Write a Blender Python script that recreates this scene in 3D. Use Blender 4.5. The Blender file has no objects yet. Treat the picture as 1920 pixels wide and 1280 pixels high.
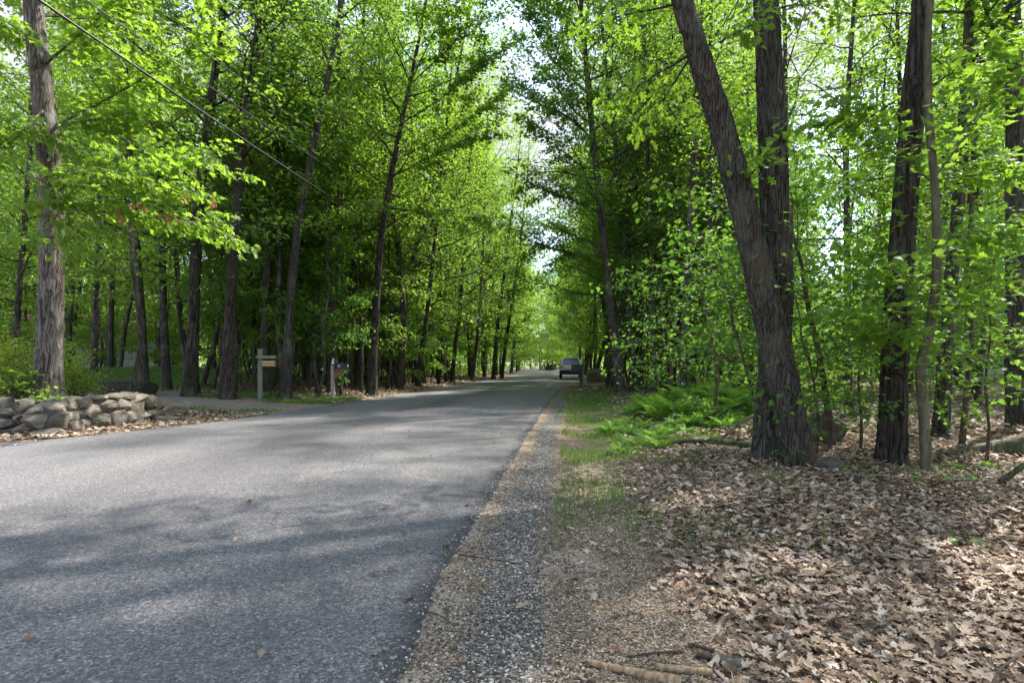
import bpy, bmesh, math, random
import numpy as np
from mathutils import Vector, Matrix

# ------------------------------------------------------------------ camera, sky, sun, exposure
scene = bpy.context.scene
F, CX, HY, EYE = 1067.0, 960.0, 686.0, 1.1        # focal length, centre and horizon of the 1920 px photograph; eye height in metres
cam = bpy.data.objects.new('camera', bpy.data.cameras.new('camera'))
scene.collection.objects.link(cam)
cam.location = (0, 0, EYE)
cam.rotation_euler = (math.radians(90), 0, 0)
cam.data.sensor_width = 36
cam.data.lens = 36 * F / 1920
cam.data.shift_y = (HY - 640) / 1920
cam.data.clip_end = 2000
scene.camera = cam

SUN_EL, SUN_AZ = math.radians(54), math.radians(52)   # azimuth clockwise from +Y (straight ahead) towards +X (right)
world = bpy.data.worlds.new('World'); scene.world = world; world.use_nodes = True
wn, wl = world.node_tree.nodes, world.node_tree.links
wn.clear()
w_out = wn.new('ShaderNodeOutputWorld'); w_bg = wn.new('ShaderNodeBackground')
w_sky = wn.new('ShaderNodeTexSky'); w_sky.sky_type = 'NISHITA'; w_sky.sun_disc = False
w_sky.sun_elevation = SUN_EL; w_sky.sun_rotation = SUN_AZ
w_tc = wn.new('ShaderNodeTexCoord'); w_map = wn.new('ShaderNodeMapping'); w_map.inputs['Scale'].default_value = (1, 1, 2.2)
w_no = wn.new('ShaderNodeTexNoise'); w_no.inputs['Scale'].default_value = 2.6; w_no.inputs['Detail'].default_value = 7
w_no.inputs['Roughness'].default_value = .58; w_no.inputs['Distortion'].default_value = .3
w_cr = wn.new('ShaderNodeValToRGB'); w_cr.color_ramp.elements[0].position = .38; w_cr.color_ramp.elements[1].position = .56
w_mix = wn.new('ShaderNodeMix'); w_mix.data_type = 'RGBA'
wl.new(w_tc.outputs['Generated'], w_map.inputs[0]); wl.new(w_map.outputs[0], w_no.inputs[0]); wl.new(w_no.outputs[0], w_cr.inputs[0])
wl.new(w_cr.outputs[0], w_mix.inputs['Factor']); wl.new(w_sky.outputs[0], w_mix.inputs['A'])
w_mix.inputs['B'].default_value = (1.4, 1.45, 1.62, 1)
wl.new(w_mix.outputs['Result'], w_bg.inputs[0]); w_bg.inputs[1].default_value = 0.15
wl.new(w_bg.outputs[0], w_out.inputs[0])

sun_d = bpy.data.lights.new('sun', 'SUN'); sun_d.energy = 2.8; sun_d.angle = math.radians(1.2); sun_d.color = (1, .95, .86)
sun = bpy.data.objects.new('sun', sun_d); scene.collection.objects.link(sun)
sd = Vector((math.sin(SUN_AZ) * math.cos(SUN_EL), math.cos(SUN_AZ) * math.cos(SUN_EL), math.sin(SUN_EL)))
sun.rotation_euler = sd.to_track_quat('Z', 'Y').to_euler()
sun.location = (20, 10, 40)
scene.view_settings.view_transform = 'Standard'; scene.view_settings.look = 'None'
scene.view_settings.exposure = 2.27; scene.view_settings.gamma = 1
cy = scene.cycles
cy.max_bounces = 9; cy.diffuse_bounces = 6; cy.glossy_bounces = 2; cy.transmission_bounces = 8; cy.transparent_max_bounces = 4
cy.use_denoising = True; cy.use_adaptive_sampling = True; cy.adaptive_threshold = 0.02
cy.sample_clamp_indirect = 6

rng = np.random.default_rng(7)
random.seed(7)
col = scene.collection

def P(px, py, D):
    return np.array([(px - CX) / F * D, D, EYE - (py - HY) / F * D])

# ------------------------------------------------------------------ noise
def _h(ix, iy, iz):
    n = (ix * 374761393 + iy * 668265263 + iz * 2147483647 * 3 + 144665) & 0xffffffff
    n = ((n ^ (n >> 13)) * 1274126177) & 0xffffffff
    n = (n ^ (n >> 16)) & 0xffffffff
    return n / 4294967295.0
def vnoise(p):
    p = np.asarray(p, float); i = np.floor(p).astype(np.int64); f = p - i; f = f * f * (3 - 2 * f)
    r = 0
    for dx in (0, 1):
        for dy in (0, 1):
            for dz in (0, 1):
                w = (f[..., 0] if dx else 1 - f[..., 0]) * (f[..., 1] if dy else 1 - f[..., 1]) * (f[..., 2] if dz else 1 - f[..., 2])
                r = r + w * _h(i[..., 0] + dx, i[..., 1] + dy, i[..., 2] + dz)
    return r
def n2(x, y, s, o=0.0):
    return vnoise(np.stack([np.asarray(x) * s + o, np.asarray(y) * s - o, np.zeros_like(np.asarray(x, float)) + o], -1))

# ------------------------------------------------------------------ mesh building
class Acc:
    def __init__(s): s.v = []; s.f = []; s.n = 0; s.sm = []
    def add(s, v, f, smooth=False):
        v = np.asarray(v, float).reshape(-1, 3); f = np.asarray(f, np.int64)
        s.v.append(v); s.f.append(f + s.n); s.n += len(v); s.sm.append(np.full(len(f), smooth))
        return s
    def mesh(s, name, mat):
        me = bpy.data.meshes.new(name)
        v = np.concatenate(s.v)
        me.vertices.add(len(v)); me.vertices.foreach_set('co', v.astype(np.float32).ravel())
        loops = np.concatenate([f.ravel() for f in s.f])
        tot = np.concatenate([np.full(len(f), f.shape[1]) for f in s.f])
        start = np.concatenate([[0], np.cumsum(tot)[:-1]])
        me.loops.add(len(loops)); me.loops.foreach_set('vertex_index', loops.astype(np.int32))
        me.polygons.add(len(tot)); me.polygons.foreach_set('loop_start', start.astype(np.int32))
        me.polygons.foreach_set('use_smooth', np.concatenate(s.sm))
        me.update(calc_edges=True)
        me.materials.append(mat)
        return me
    def build(s, name, mat, parent=None):
        return link(name, s.mesh(name, mat), parent)

def link(name, me, parent=None):
    o = bpy.data.objects.new(name, me); col.objects.link(o)
    if parent is not None: o.parent = parent
    return o
def tag(o, label=None, cat=None, group=None, kind=None):
    if label: o['label'] = label
    if cat: o['category'] = cat
    if group: o['group'] = group
    if kind: o['kind'] = kind
    return o
def empty(name, loc, label, cat, group=None, rz=0.0):
    o = bpy.data.objects.new(name, None); col.objects.link(o)
    o.empty_display_size = .2; o.location = loc; o.rotation_euler = (0, 0, rz)
    return tag(o, label, cat, group)
def copy_thing(src, loc, rz=0.0, sc=1.0, label=None, group=None, tilt=(0, 0)):
    r = src.copy(); col.objects.link(r); r.location = loc; r.rotation_euler = (tilt[0], tilt[1], rz)
    r.scale = (sc, sc, sc) if np.isscalar(sc) else sc
    if label: r['label'] = label
    if group: r['group'] = group
    for ch in list(src.children):
        c = ch.copy(); col.objects.link(c); c.parent = r
        for g in ch.children:
            d = g.copy(); col.objects.link(d); d.parent = c
    return r

def tube(acc, path, rad, seg=8, cap=True, rough=0.0, freq=(26, 26, 5), flare=0.0):
    path = np.asarray(path, float); n = len(path); rad = np.broadcast_to(np.asarray(rad, float), (n,))
    t = np.gradient(path, axis=0); t /= np.linalg.norm(t, axis=1, keepdims=True) + 1e-9
    ref = np.array([0, 1.0, 0]) if abs(t[:, 1]).mean() < .8 else np.array([1.0, 0, 0])
    a = np.cross(t, ref); a /= np.linalg.norm(a, axis=1, keepdims=True) + 1e-9
    b = np.cross(t, a)
    th = np.linspace(0, 2 * np.pi, seg, endpoint=False)
    dirs = a[:, None] * np.cos(th)[None, :, None] + b[:, None] * np.sin(th)[None, :, None]
    r = np.repeat(rad[:, None], seg, 1)
    if flare:
        h = path[:, 2] - path[0, 2]
        r = r * (1 + flare * np.exp(-np.maximum(h, 0) / .28)[:, None] * (.55 + .45 * np.cos(th * 5 + path[0, 0] * 3) + .25 * np.cos(th * 3 + 1))[None, :])
    v = path[:, None] + dirs * r[..., None]
    if rough:
        q = v * np.array(freq) + 13.7
        wob = vnoise(v * np.array([3, 3, 1.3]) + 5)
        q = q + (wob * 3)[..., None]
        nz = vnoise(q); ridge = 1 - np.abs(nz * 2 - 1) ** .7
        v = v + dirs * ((ridge - .55) * rough + (wob - .5) * rad[:, None] * .16)[..., None]
    idx = np.arange(n * seg).reshape(n, seg)
    q = np.stack([idx[:-1], np.roll(idx[:-1], -1, 1), np.roll(idx[1:], -1, 1), idx[1:]], -1).reshape(-1, 4)
    acc.add(v.reshape(-1, 3), q, True)
    if cap:
        base = idx[-1]
        acc.add(np.vstack([v[-1], path[-1]]), np.stack([np.arange(seg), (np.arange(seg) + 1) % seg, np.full(seg, seg)], 1), True)
    return acc

def resample(pts, step):
    pts = np.asarray(pts, float)
    # smooth cubic through the points by chord length
    d = np.concatenate([[0], np.cumsum(np.linalg.norm(np.diff(pts[:, :3], axis=0), axis=1))])
    n = max(3, int(d[-1] / step)); u = np.linspace(0, d[-1], n)
    out = np.stack([np.interp(u, d, pts[:, k]) for k in range(pts.shape[1])], 1)
    k = max(1, int(.25 * (d[-1] / max(1, len(pts) - 1)) / step))
    if k > 1:
        ker = np.ones(2 * k + 1) / (2 * k + 1)
        pad = np.vstack([out[0] + (out[0] - out[k:0:-1]), out, out[-1] + (out[-1] - out[-2:-k - 2:-1])])
        out = np.stack([np.convolve(pad[:, j], ker, 'valid') for j in range(pts.shape[1])], 1)
    return out

# leaf templates: outline (x along the leaf, y across), fanned from a centre
def _tmpl(half, centre, fold=.22, droop=.25):
    half = np.array(half, float)
    o = np.vstack([half, half[-2:0:-1] * [1, -1]])
    v = np.vstack([[centre, 0], o])
    z = fold * np.abs(v[:, 1]) - droop * v[:, 0] ** 2
    n = len(o)
    f = np.stack([np.zeros(n, int), 1 + np.arange(n), 1 + (np.arange(n) + 1) % n], 1)
    return np.column_stack([v, z]), f
OAK = _tmpl([(0, 0), (.12, .04), (.2, .22), (.33, .10), (.48, .40), (.58, .13), (.78, .30), (.82, .1), (1, 0)], .5)
MAPLE = _tmpl([(0, 0), (-.02, .28), (.16, .30), (.3, .55), (.42, .27), (.62, .30), (.66, .14), (1, 0)], .3)
MID = _tmpl([(0, 0), (.14, .40), (.42, .22), (.62, .36), (1, 0)], .4)
OVAL = _tmpl([(0, 0), (.25, .2), (.6, .2), (1, 0)], .45, .3, .2)
KITE = (np.array([(0, 0, 0), (.42, .36, .08), (1, 0, -.15), (.42, -.36, .08)], float), np.array([(0, 1, 2), (0, 2, 3)]))

def leaves(acc, pos, dirn, nrm, size, tm):
    tv, tf = tm
    n = len(pos)
    if n == 0: return
    dirn = dirn / (np.linalg.norm(dirn, axis=1, keepdims=True) + 1e-9)
    b = np.cross(nrm, dirn); b /= np.linalg.norm(b, axis=1, keepdims=True) + 1e-9
    nn = np.cross(dirn, b)
    v = pos[:, None] + size[:, None, None] * (tv[None, :, 0:1] * dirn[:, None] + tv[None, :, 1:2] * b[:, None] + tv[None, :, 2:3] * nn[:, None])
    f = tf[None] + (np.arange(n) * len(tv))[:, None, None]
    acc.add(v.reshape(-1, 3), f.reshape(-1, tf.shape[1]), False)

class Foliage:
    """collects twig segments, then scatters leaves along them"""
    def __init__(s): s.a = []; s.b = []; s.w = []
    def seg(s, a, b, w=1.0): s.a.append(a); s.b.append(b); s.w.append(w * np.linalg.norm(np.subtract(b, a)))
    def scatter(s, acc, n, size, tm, R, jit=(.16, .16, .07), tilt=.45, droop=.25):
        a = np.array(s.a); b = np.array(s.b); w = np.array(s.w); w = w / w.sum()
        k = R.choice(len(a), n, p=w); u = R.random(n)[:, None]
        pos = a[k] * (1 - u) + b[k] * u + R.normal(0, 1, (n, 3)) * jit
        d = (b - a)[k]; d /= np.linalg.norm(d, axis=1, keepdims=True) + 1e-9
        d = d + R.normal(0, .75, (n, 3)) * [1, 1, .5]; d[:, 2] -= droop
        nr = np.array([0, 0, 1.0]) + R.normal(0, tilt, (n, 3))
        leaves(acc, pos, d, nr, size * R.uniform(.6, 1.25, n), tm)

def limb(tr, fol, R, start, direc, length, r0, nsub=5, seg=5, up=.15, leafstart=.25, sub=True, curl=.12):
    n = 6
    d = np.array(direc, float); d /= np.linalg.norm(d)
    pts = [np.array(start, float)]
    for i in range(n):
        d = d + R.normal(0, curl, 3) + np.array([0, 0, up * (i / n - .3) * .5]); d /= np.linalg.norm(d)
        pts.append(pts[-1] + d * length / n)
    pts = np.array(pts)
    rr = r0 * (1 - np.linspace(0, 1, n + 1) ** .8 * .88)
    tube(tr, pts, rr, seg, cap=False)
    for i in range(n):
        if (i + 1) / n > leafstart: fol.seg(pts[i], pts[i + 1], .7 if sub else 1.2)
    if sub:
        for j in range(nsub):
            u = .22 + .75 * (j + R.random() * .8) / nsub
            x = u * n; i = min(int(x), n - 1); p = pts[i] * (1 - (x - i)) + pts[i + 1] * (x - i)
            ax = pts[i + 1] - pts[i]; ax /= np.linalg.norm(ax)
            side = np.cross(ax, [0, 0, 1]); side /= np.linalg.norm(side) + 1e-9
            sgn = 1 if j % 2 else -1
            dd = ax * .75 + side * sgn * R.uniform(.5, 1.0) + np.array([0, 0, R.normal(0.02, .16)])
            limb(tr, fol, R, p, dd, length * R.uniform(.28, .5) * (1.1 - .4 * u), max(.004, r0 * .38), 0, 4, up, .1, False, .18)
    return pts

def grow(R, path, rad, cb, CR, nb, nleaf, lsize, tm, seg=12, rough=0.0, flare=.35, step=.5, up=.2, elev=(12, 55), jit=(.2, .2, .08), lowtwigs=0, tilt=.4):
    """path: k x 3, local to the base; rad: matching radii"""
    pr = resample(np.column_stack([path, rad]), step)
    pts, rr = pr[:, :3], pr[:, 3]
    tr, cr, fol = Acc(), Acc(), Foliage()
    tube(tr, pts, rr, seg, True, rough, flare=flare)
    z = pts[:, 2]; H = z[-1]
    az = R.random() * 6.28
    for i in range(nb):
        t = ((i + R.random() * .6) / nb)
        zz = cb + (H - cb) * t * .98
        k = int(np.clip(np.searchsorted(z, zz), 1, len(z) - 1)); p = pts[k]
        az += 2.4 + R.normal(0, .3)
        prof = max(.25, math.sin(math.pi * (.22 + .72 * t)) ** .8)
        L = CR * prof * R.uniform(.65, 1.15)
        e = math.radians(elev[0] + (elev[1] - elev[0]) * t + R.normal(0, 7))
        d = (math.cos(az) * math.cos(e), math.sin(az) * math.cos(e), math.sin(e))
        limb(tr, fol, R, p, d, L, min(rr[k] * .45, .008 + L * .009), 6, 5, up, curl=.17)
    for i in range(lowtwigs):
        zz = R.uniform(.25, 1) * cb; k = int(np.clip(np.searchsorted(z, zz), 1, len(z) - 1))
        a = R.random() * 6.28
        limb(tr, Foliage() if R.random() < .6 else fol, R, pts[k], (math.cos(a), math.sin(a), R.uniform(-.2, .3)), R.uniform(.5, 1.3), .009, 3, 4, 0)
    fol.scatter(cr, nleaf, lsize, tm, R, jit, tilt)
    return tr, cr

# ------------------------------------------------------------------ materials
def mat(name):
    m = bpy.data.materials.new(name); m.use_nodes = True
    nt = m.node_tree; bs = nt.nodes['Principled BSDF']
    return m, nt, bs, nt.nodes, nt.links
def node(nt, typ, **kw):
    n = nt.nodes.new(typ)
    for k, v in kw.items():
        if k.startswith('i_'):
            n.inputs[k[2:].replace('_', ' ')].default_value = v
        else: setattr(n, k, v)
    return n
def ramp(nt, src, stops):
    r = nt.nodes.new('ShaderNodeValToRGB'); e = r.color_ramp.elements
    while len(e) < len(stops): e.new(.5)
    for i, (p, c) in enumerate(stops):
        e[i].position = p; e[i].color = (c, c, c, 1) if np.isscalar(c) else (*c, 1)
    nt.links.new(src, r.inputs[0]); return r.outputs[0]
def mixc(nt, f, a, b, mode='MIX'):
    m = nt.nodes.new('ShaderNodeMix'); m.data_type = 'RGBA'; m.blend_type = mode
    for k, s in (('Factor', f), ('A', a), ('B', b)):
        if isinstance(s, (int, float)): m.inputs[k].default_value = s if k == 'Factor' else (s, s, s, 1)
        elif isinstance(s, tuple): m.inputs[k].default_value = (*s, 1)
        else: nt.links.new(s, m.inputs[k])
    return m.outputs['Result']
def mth(nt, op, a, b=None, c=None):
    m = nt.nodes.new('ShaderNodeMath'); m.operation = op
    for i, s in enumerate((a, b, c)):
        if s is None: continue
        if isinstance(s, (int, float)): m.inputs[i].default_value = s
        else: nt.links.new(s, m.inputs[i])
    return m.outputs[0]
def tco(nt, kind='Object', scale=(1, 1, 1)):
    t = nt.nodes.new('ShaderNodeTexCoord'); m = nt.nodes.new('ShaderNodeMapping'); m.inputs['Scale'].default_value = scale
    nt.links.new(t.outputs[kind], m.inputs[0]); return m.outputs[0]
def noise(nt, vec, s, d=4, r=.55, dist=0):
    n = node(nt, 'ShaderNodeTexNoise', i_Scale=s, i_Detail=d, i_Roughness=r, i_Distortion=dist); nt.links.new(vec, n.inputs[0]); return n.outputs[0]
def voro(nt, vec, s, feat='F1', out='Distance'):
    n = node(nt, 'ShaderNodeTexVoronoi', feature=feat, i_Scale=s); nt.links.new(vec, n.inputs[0]); return n.outputs[out]
def bump(nt, bs, h, dist=.01, st=1.0):
    b = node(nt, 'ShaderNodeBump', i_Distance=dist, i_Strength=st); nt.links.new(h, b.inputs['Height']); nt.links.new(b.outputs[0], bs.inputs['Normal'])

def leaf_mat(name, c0, c1, c2, trans, tfac=.56, rough=.5, spot=None):
    m, nt, bs, N, L = mat(name)
    geo = N.new('ShaderNodeNewGeometry'); oi = N.new('ShaderNodeObjectInfo')
    base = ramp(nt, geo.outputs['Random Per Island'], [(0, c0), (.55, c1), (1, c2)])
    hsv = N.new('ShaderNodeHueSaturation'); L.new(base, hsv.inputs['Color'])
    L.new(mth(nt, 'MULTIPLY_ADD', oi.outputs['Random'], .05, .475), hsv.inputs['Hue'])
    L.new(mth(nt, 'MULTIPLY_ADD', oi.outputs['Random'], -.35, 1.17), hsv.inputs['Value'])
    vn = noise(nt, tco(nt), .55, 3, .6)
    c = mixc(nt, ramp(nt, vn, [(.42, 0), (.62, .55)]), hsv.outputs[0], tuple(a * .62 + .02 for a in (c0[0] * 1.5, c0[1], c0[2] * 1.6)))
    if spot:
        f = ramp(nt, geo.outputs['Random Per Island'], [(1 - spot[0], 0), (1 - spot[0] + .001, 1)])
        c = mixc(nt, f, c, spot[1])
    L.new(c, bs.inputs['Base Color']); bs.inputs['Roughness'].default_value = rough
    bs.inputs['Specular IOR Level'].default_value = .35
    tl = N.new('ShaderNodeBsdfTranslucent')
    L.new(mixc(nt, .7, c, trans), tl.inputs[0])
    mx = N.new('ShaderNodeMixShader'); mx.inputs[0].default_value = tfac
    L.new(bs.outputs[0], mx.inputs[1]); L.new(tl.outputs[0], mx.inputs[2])
    L.new(mx.outputs[0], N['Material Output'].inputs[0])
    return m
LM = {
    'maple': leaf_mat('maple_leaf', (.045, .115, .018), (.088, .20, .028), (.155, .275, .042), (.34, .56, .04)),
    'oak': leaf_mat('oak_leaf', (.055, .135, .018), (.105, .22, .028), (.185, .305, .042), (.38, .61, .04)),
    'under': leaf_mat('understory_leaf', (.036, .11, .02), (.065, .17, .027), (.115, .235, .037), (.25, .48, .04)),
    'shrub': leaf_mat('shrub_leaf', (.16, .26, .03), (.30, .42, .05), (.44, .52, .09), (.5, .65, .06), .5),
    'fern': leaf_mat('fern_leaf', (.10, .24, .03), (.17, .33, .045), (.27, .42, .07), (.36, .62, .07), .5),
    'pine': leaf_mat('pine_needle', (.02, .055, .02), (.035, .085, .03), (.05, .11, .04), (.06, .15, .04), .25),
    'grass': leaf_mat('grass_blade', (.06, .13, .02), (.10, .20, .03), (.2, .24, .07), (.25, .42, .04), .4),
    'redbush': leaf_mat('red_bush_leaf', (.05, .02, .012), (.09, .035, .02), (.08, .07, .02), (.15, .06, .02), .3),
    'dead': leaf_mat('withered_leaf', (.25, .12, .05), (.35, .18, .08), (.4, .22, .12), (.5, .25, .1), .4),
}
def litter_mat():
    m, nt, bs, N, L = mat('dry_leaf')
    geo = N.new('ShaderNodeNewGeometry')
    c = ramp(nt, geo.outputs['Random Per Island'], [(0, (.09, .058, .04)), (.25, (.23, .155, .105)), (.5, (.40, .285, .20)), (.8, (.58, .46, .35)), (.95, (.68, .60, .51)), (1, (.40, .2, .1))])
    n = noise(nt, tco(nt, 'Object'), 60, 3)
    c = mixc(nt, mth(nt, 'MULTIPLY', n, .5), c, (.12, .08, .055))
    L.new(c, bs.inputs['Base Color']); bs.inputs['Roughness'].default_value = .6; bs.inputs['Specular IOR Level'].default_value = .3
    tl = N.new('ShaderNodeBsdfTranslucent'); L.new(c, tl.inputs[0])
    mx = N.new('ShaderNodeMixShader'); mx.inputs[0].default_value = .15
    L.new(bs.outputs[0], mx.inputs[1]); L.new(tl.outputs[0], mx.inputs[2]); L.new(mx.outputs[0], N['Material Output'].inputs[0])
    return m
LM['litter'] = litter_mat()

def bark_mat(name, dark, mid, light, lich=(.22, .22, .19), lichamt=.5, s=1.0, bd=.02, rust=0.0, st=.10):
    m, nt, bs, N, L = mat(name)
    v = tco(nt, 'Object', (s, s, s * st))
    wob = noise(nt, tco(nt, 'Object', (1, 1, .5)), 3, 3)
    va = N.new('ShaderNodeVectorMath'); va.operation = 'ADD'; L.new(v, va.inputs[0]); L.new(mth(nt, 'MULTIPLY', wob, .25), va.inputs[1])
    n = noise(nt, va.outputs[0], 26, 6, .65)
    w = voro(nt, va.outputs[0], 22, 'DISTANCE_TO_EDGE')
    rg = mth(nt, 'MULTIPLY', mth(nt, 'ABSOLUTE', mth(nt, 'SUBTRACT', noise(nt, va.outputs[0], 15, 5, .6), .5)), 5.5)
    h = mth(nt, 'ADD', mth(nt, 'ADD', mth(nt, 'MULTIPLY', mth(nt, 'MINIMUM', w, .25), .9), mth(nt, 'MULTIPLY', mth(nt, 'MINIMUM', rg, 1), .38)), mth(nt, 'MULTIPLY', n, .45))
    c = ramp(nt, h, [(.28, dark), (.55, mid), (.95, light)])
    big = noise(nt, tco(nt, 'Object', (1, 1, .6)), 2.6, 6, .6)
    c = mixc(nt, ramp(nt, big, [(.52, 0), (.66, lichamt)]), c, lich)
    if rust:
        b2 = noise(nt, tco(nt, 'Object', (1, 1, .4)), 1.9, 4, .6)
        c = mixc(nt, ramp(nt, b2, [(.55, 0), (.65, rust)]), c, (.16, .07, .045))
    sm = noise(nt, tco(nt, 'Object'), 90, 3)
    c = mixc(nt, mth(nt, 'MULTIPLY', sm, .6), c, mixc(nt, .5, c, 0.0), 'MIX')
    L.new(c, bs.inputs['Base Color']); bs.inputs['Roughness'].default_value = .9; bs.inputs['Specular IOR Level'].default_value = .2
    bump(nt, bs, h, bd, .9)
    return m
BM = {
    'grey': bark_mat('grey_oak_bark', (.045, .035, .03), (.19, .165, .145), (.36, .33, .295), (.36, .36, .32), .5, 1.0, .02, .5),
    'brown': bark_mat('brown_oak_bark', (.015, .013, .010), (.088, .078, .064), (.185, .170, .145), (.15, .15, .115), .4, 1.9, .03, .2),
    'dark': bark_mat('dark_bark', (.012, .010, .008), (.07, .056, .045), (.15, .125, .10), (.14, .15, .10), .4, 1.0, .025),
    'wood': bark_mat('forest_bark', (.022, .019, .015), (.09, .078, .064), (.18, .162, .138), (.20, .20, .17), .6, 1.3, .015, .2),
    'smooth': bark_mat('smooth_sapling_bark', (.09, .08, .05), (.15, .135, .09), (.2, .19, .13), (.28, .28, .22), .5, .6, .004),
    'birch': bark_mat('mossy_birch_bark', (.07, .06, .05), (.21, .19, .155), (.36, .34, .29), (.07, .09, .035), .9, .8, .008),
    'mossy': bark_mat('mossy_deadwood', (.03, .025, .02), (.11, .09, .06), (.2, .17, .12), (.16, .22, .08), .8, 1.0, .01),
    'lichen': bark_mat('lichen_twig_bark', (.05, .04, .03), (.16, .12, .09), (.3, .25, .2), (.30, .38, .30), 1.0, 2.0, .006),
    'bare': bark_mat('bare_pine_wood', (.28, .17, .09), (.48, .36, .22), (.62, .5, .34), (.25, .14, .07), .4, 1.6, .005),
    'twig': bark_mat('dead_twig_bark', (.05, .035, .025), (.13, .095, .07), (.24, .19, .15), (.2, .18, .15), .4, 2.5, .003),
}
def plain(name, c, rough=.6, metal=0.0, ns=20, amt=.25, spec=.4, bd=0.0):
    m, nt, bs, N, L = mat(name)
    n = noise(nt, tco(nt), ns, 5)
    L.new(mixc(nt, ramp(nt, n, [(.35, 0), (.7, amt)]), c, tuple(x * .5 for x in c)), bs.inputs['Base Color'])
    bs.inputs['Roughness'].default_value = rough; bs.inputs['Metallic'].default_value = metal; bs.inputs['Specular IOR Level'].default_value = spec
    if bd: bump(nt, bs, n, bd)
    return m

# ------------------------------------------------------------------ road and ground
def lerpk(y, ys, xs): return np.interp(y, ys, xs)
RY = [-40, 0, 2, 2.5, 3.3, 4.3, 6.4, 10.3, 17, 26, 34.5, 49, 65, 100, 130, 160, 200]
RX = [-4.5, -.55, -.41, -.385, -.33, -.235, -.02, .37, 1.12, 2.15, 3.3, 5.4, 7.2, 9.6, 10.6, 9.5, 5]
LY = [-40, 0, 5, 8, 9.3, 11.3, 14, 17.5, 23, 34, 45, 65, 100, 130, 160, 200]
LX = [-14, -10.2, -8.4, -7.15, -6.5, -5.8, -5.25, -4.85, -4.2, -3.2, -2.2, 0, 1.6, 3.4, 2.4, -2]
def redge(y): return lerpk(y, RY, RX) + .008 * np.sin(np.asarray(y) * 1.3)
def ledge(y): return lerpk(y, LY, LX)
def seg_d(x, y, pts):
    d = np.full(np.shape(x), 1e9)
    for (ax, ay), (bx, by) in zip(pts[:-1], pts[1:]):
        vx, vy = bx - ax, by - ay
        t = np.clip(((x - ax) * vx + (y - ay) * vy) / (vx * vx + vy * vy), 0, 1)
        d = np.minimum(d, np.hypot(x - ax - t * vx, y - ay - t * vy))
    return d
DRIVE = [(-4.6, 14.2), (-8.5, 15.6), (-12, 16.6), (-30, 20)]
DRIVE_R = [(4, 33.5), (7, 34.2), (12, 33), (24, 30)]
def gz(x, y):
    x = np.asarray(x, float); y = np.asarray(y, float)
    ro = x - redge(y); lo = ledge(y) - x
    off = np.maximum(ro, lo)
    s = np.clip(off / 2.5, 0, 1); s = s * s * (3 - 2 * s)
    rough = (n2(x, y, .9, 3.1) - .5) * .16 + (n2(x, y, .25, 9.4) - .5) * .35 + (n2(x, y, 4.0, 1.7) - .5) * .03
    drv = np.clip(seg_d(x, y, DRIVE) / 2.5, 0, 1) * np.clip(seg_d(x, y, DRIVE_R) / 3, 0, 1)
    z = s * rough * (.25 + .75 * drv)
    left = np.clip(lo / 5, 0, 1)
    z = z + left * np.clip((y - 9) / 5, 0, 1) * .22
    z = z + .85 * np.exp(-((x + 15.5) / 6) ** 2 - ((y - 25) / 5) ** 2) * (lo > 0)
    z = z + .3 * np.exp(-((x + 9.6) / 1.6) ** 2 - ((y - 11) / 1.6) ** 2)
    z = z + np.clip((ro - 2.0) / 8, 0, 1) * .12
    z = z - .03 * np.clip((ro - .2) / .5, 0, 1) * np.exp(-np.maximum(ro, 0) / 1.2) * (ro > 0)
    z = np.where(off < -.12, -.06, z + .002)
    return z
def gzs(x, y): return float(gz(np.array([x]), np.array([y]))[0])

xs = np.unique(np.round(np.concatenate([np.arange(-.9, 3.2, .04), np.arange(3.2, 10, .12), np.arange(-14, -.9, .16), np.arange(10, 45, .7), np.arange(-50, -14, .7), np.arange(45, 420, 25), np.arange(-420, -50, 25)]), 3))
ys = np.unique(np.round(np.concatenate([np.arange(1.2, 6, .05), np.arange(6, 20, .16), np.arange(20, 70, .6), np.arange(70, 200, 3), np.arange(-60, 1.2, 1.5), np.arange(200, 900, 40)]), 3))
GX, GY = np.meshgrid(xs, ys)
GZ = gz(GX, GY)
ga = Acc(); nx, ny = len(xs), len(ys)
idx = np.arange(nx * ny).reshape(ny, nx)
ga.add(np.stack([GX, GY, GZ], -1).reshape(-1, 3), np.stack([idx[:-1, :-1], idx[:-1, 1:], idx[1:, 1:], idx[1:, :-1]], -1).reshape(-1, 4), True)

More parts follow.
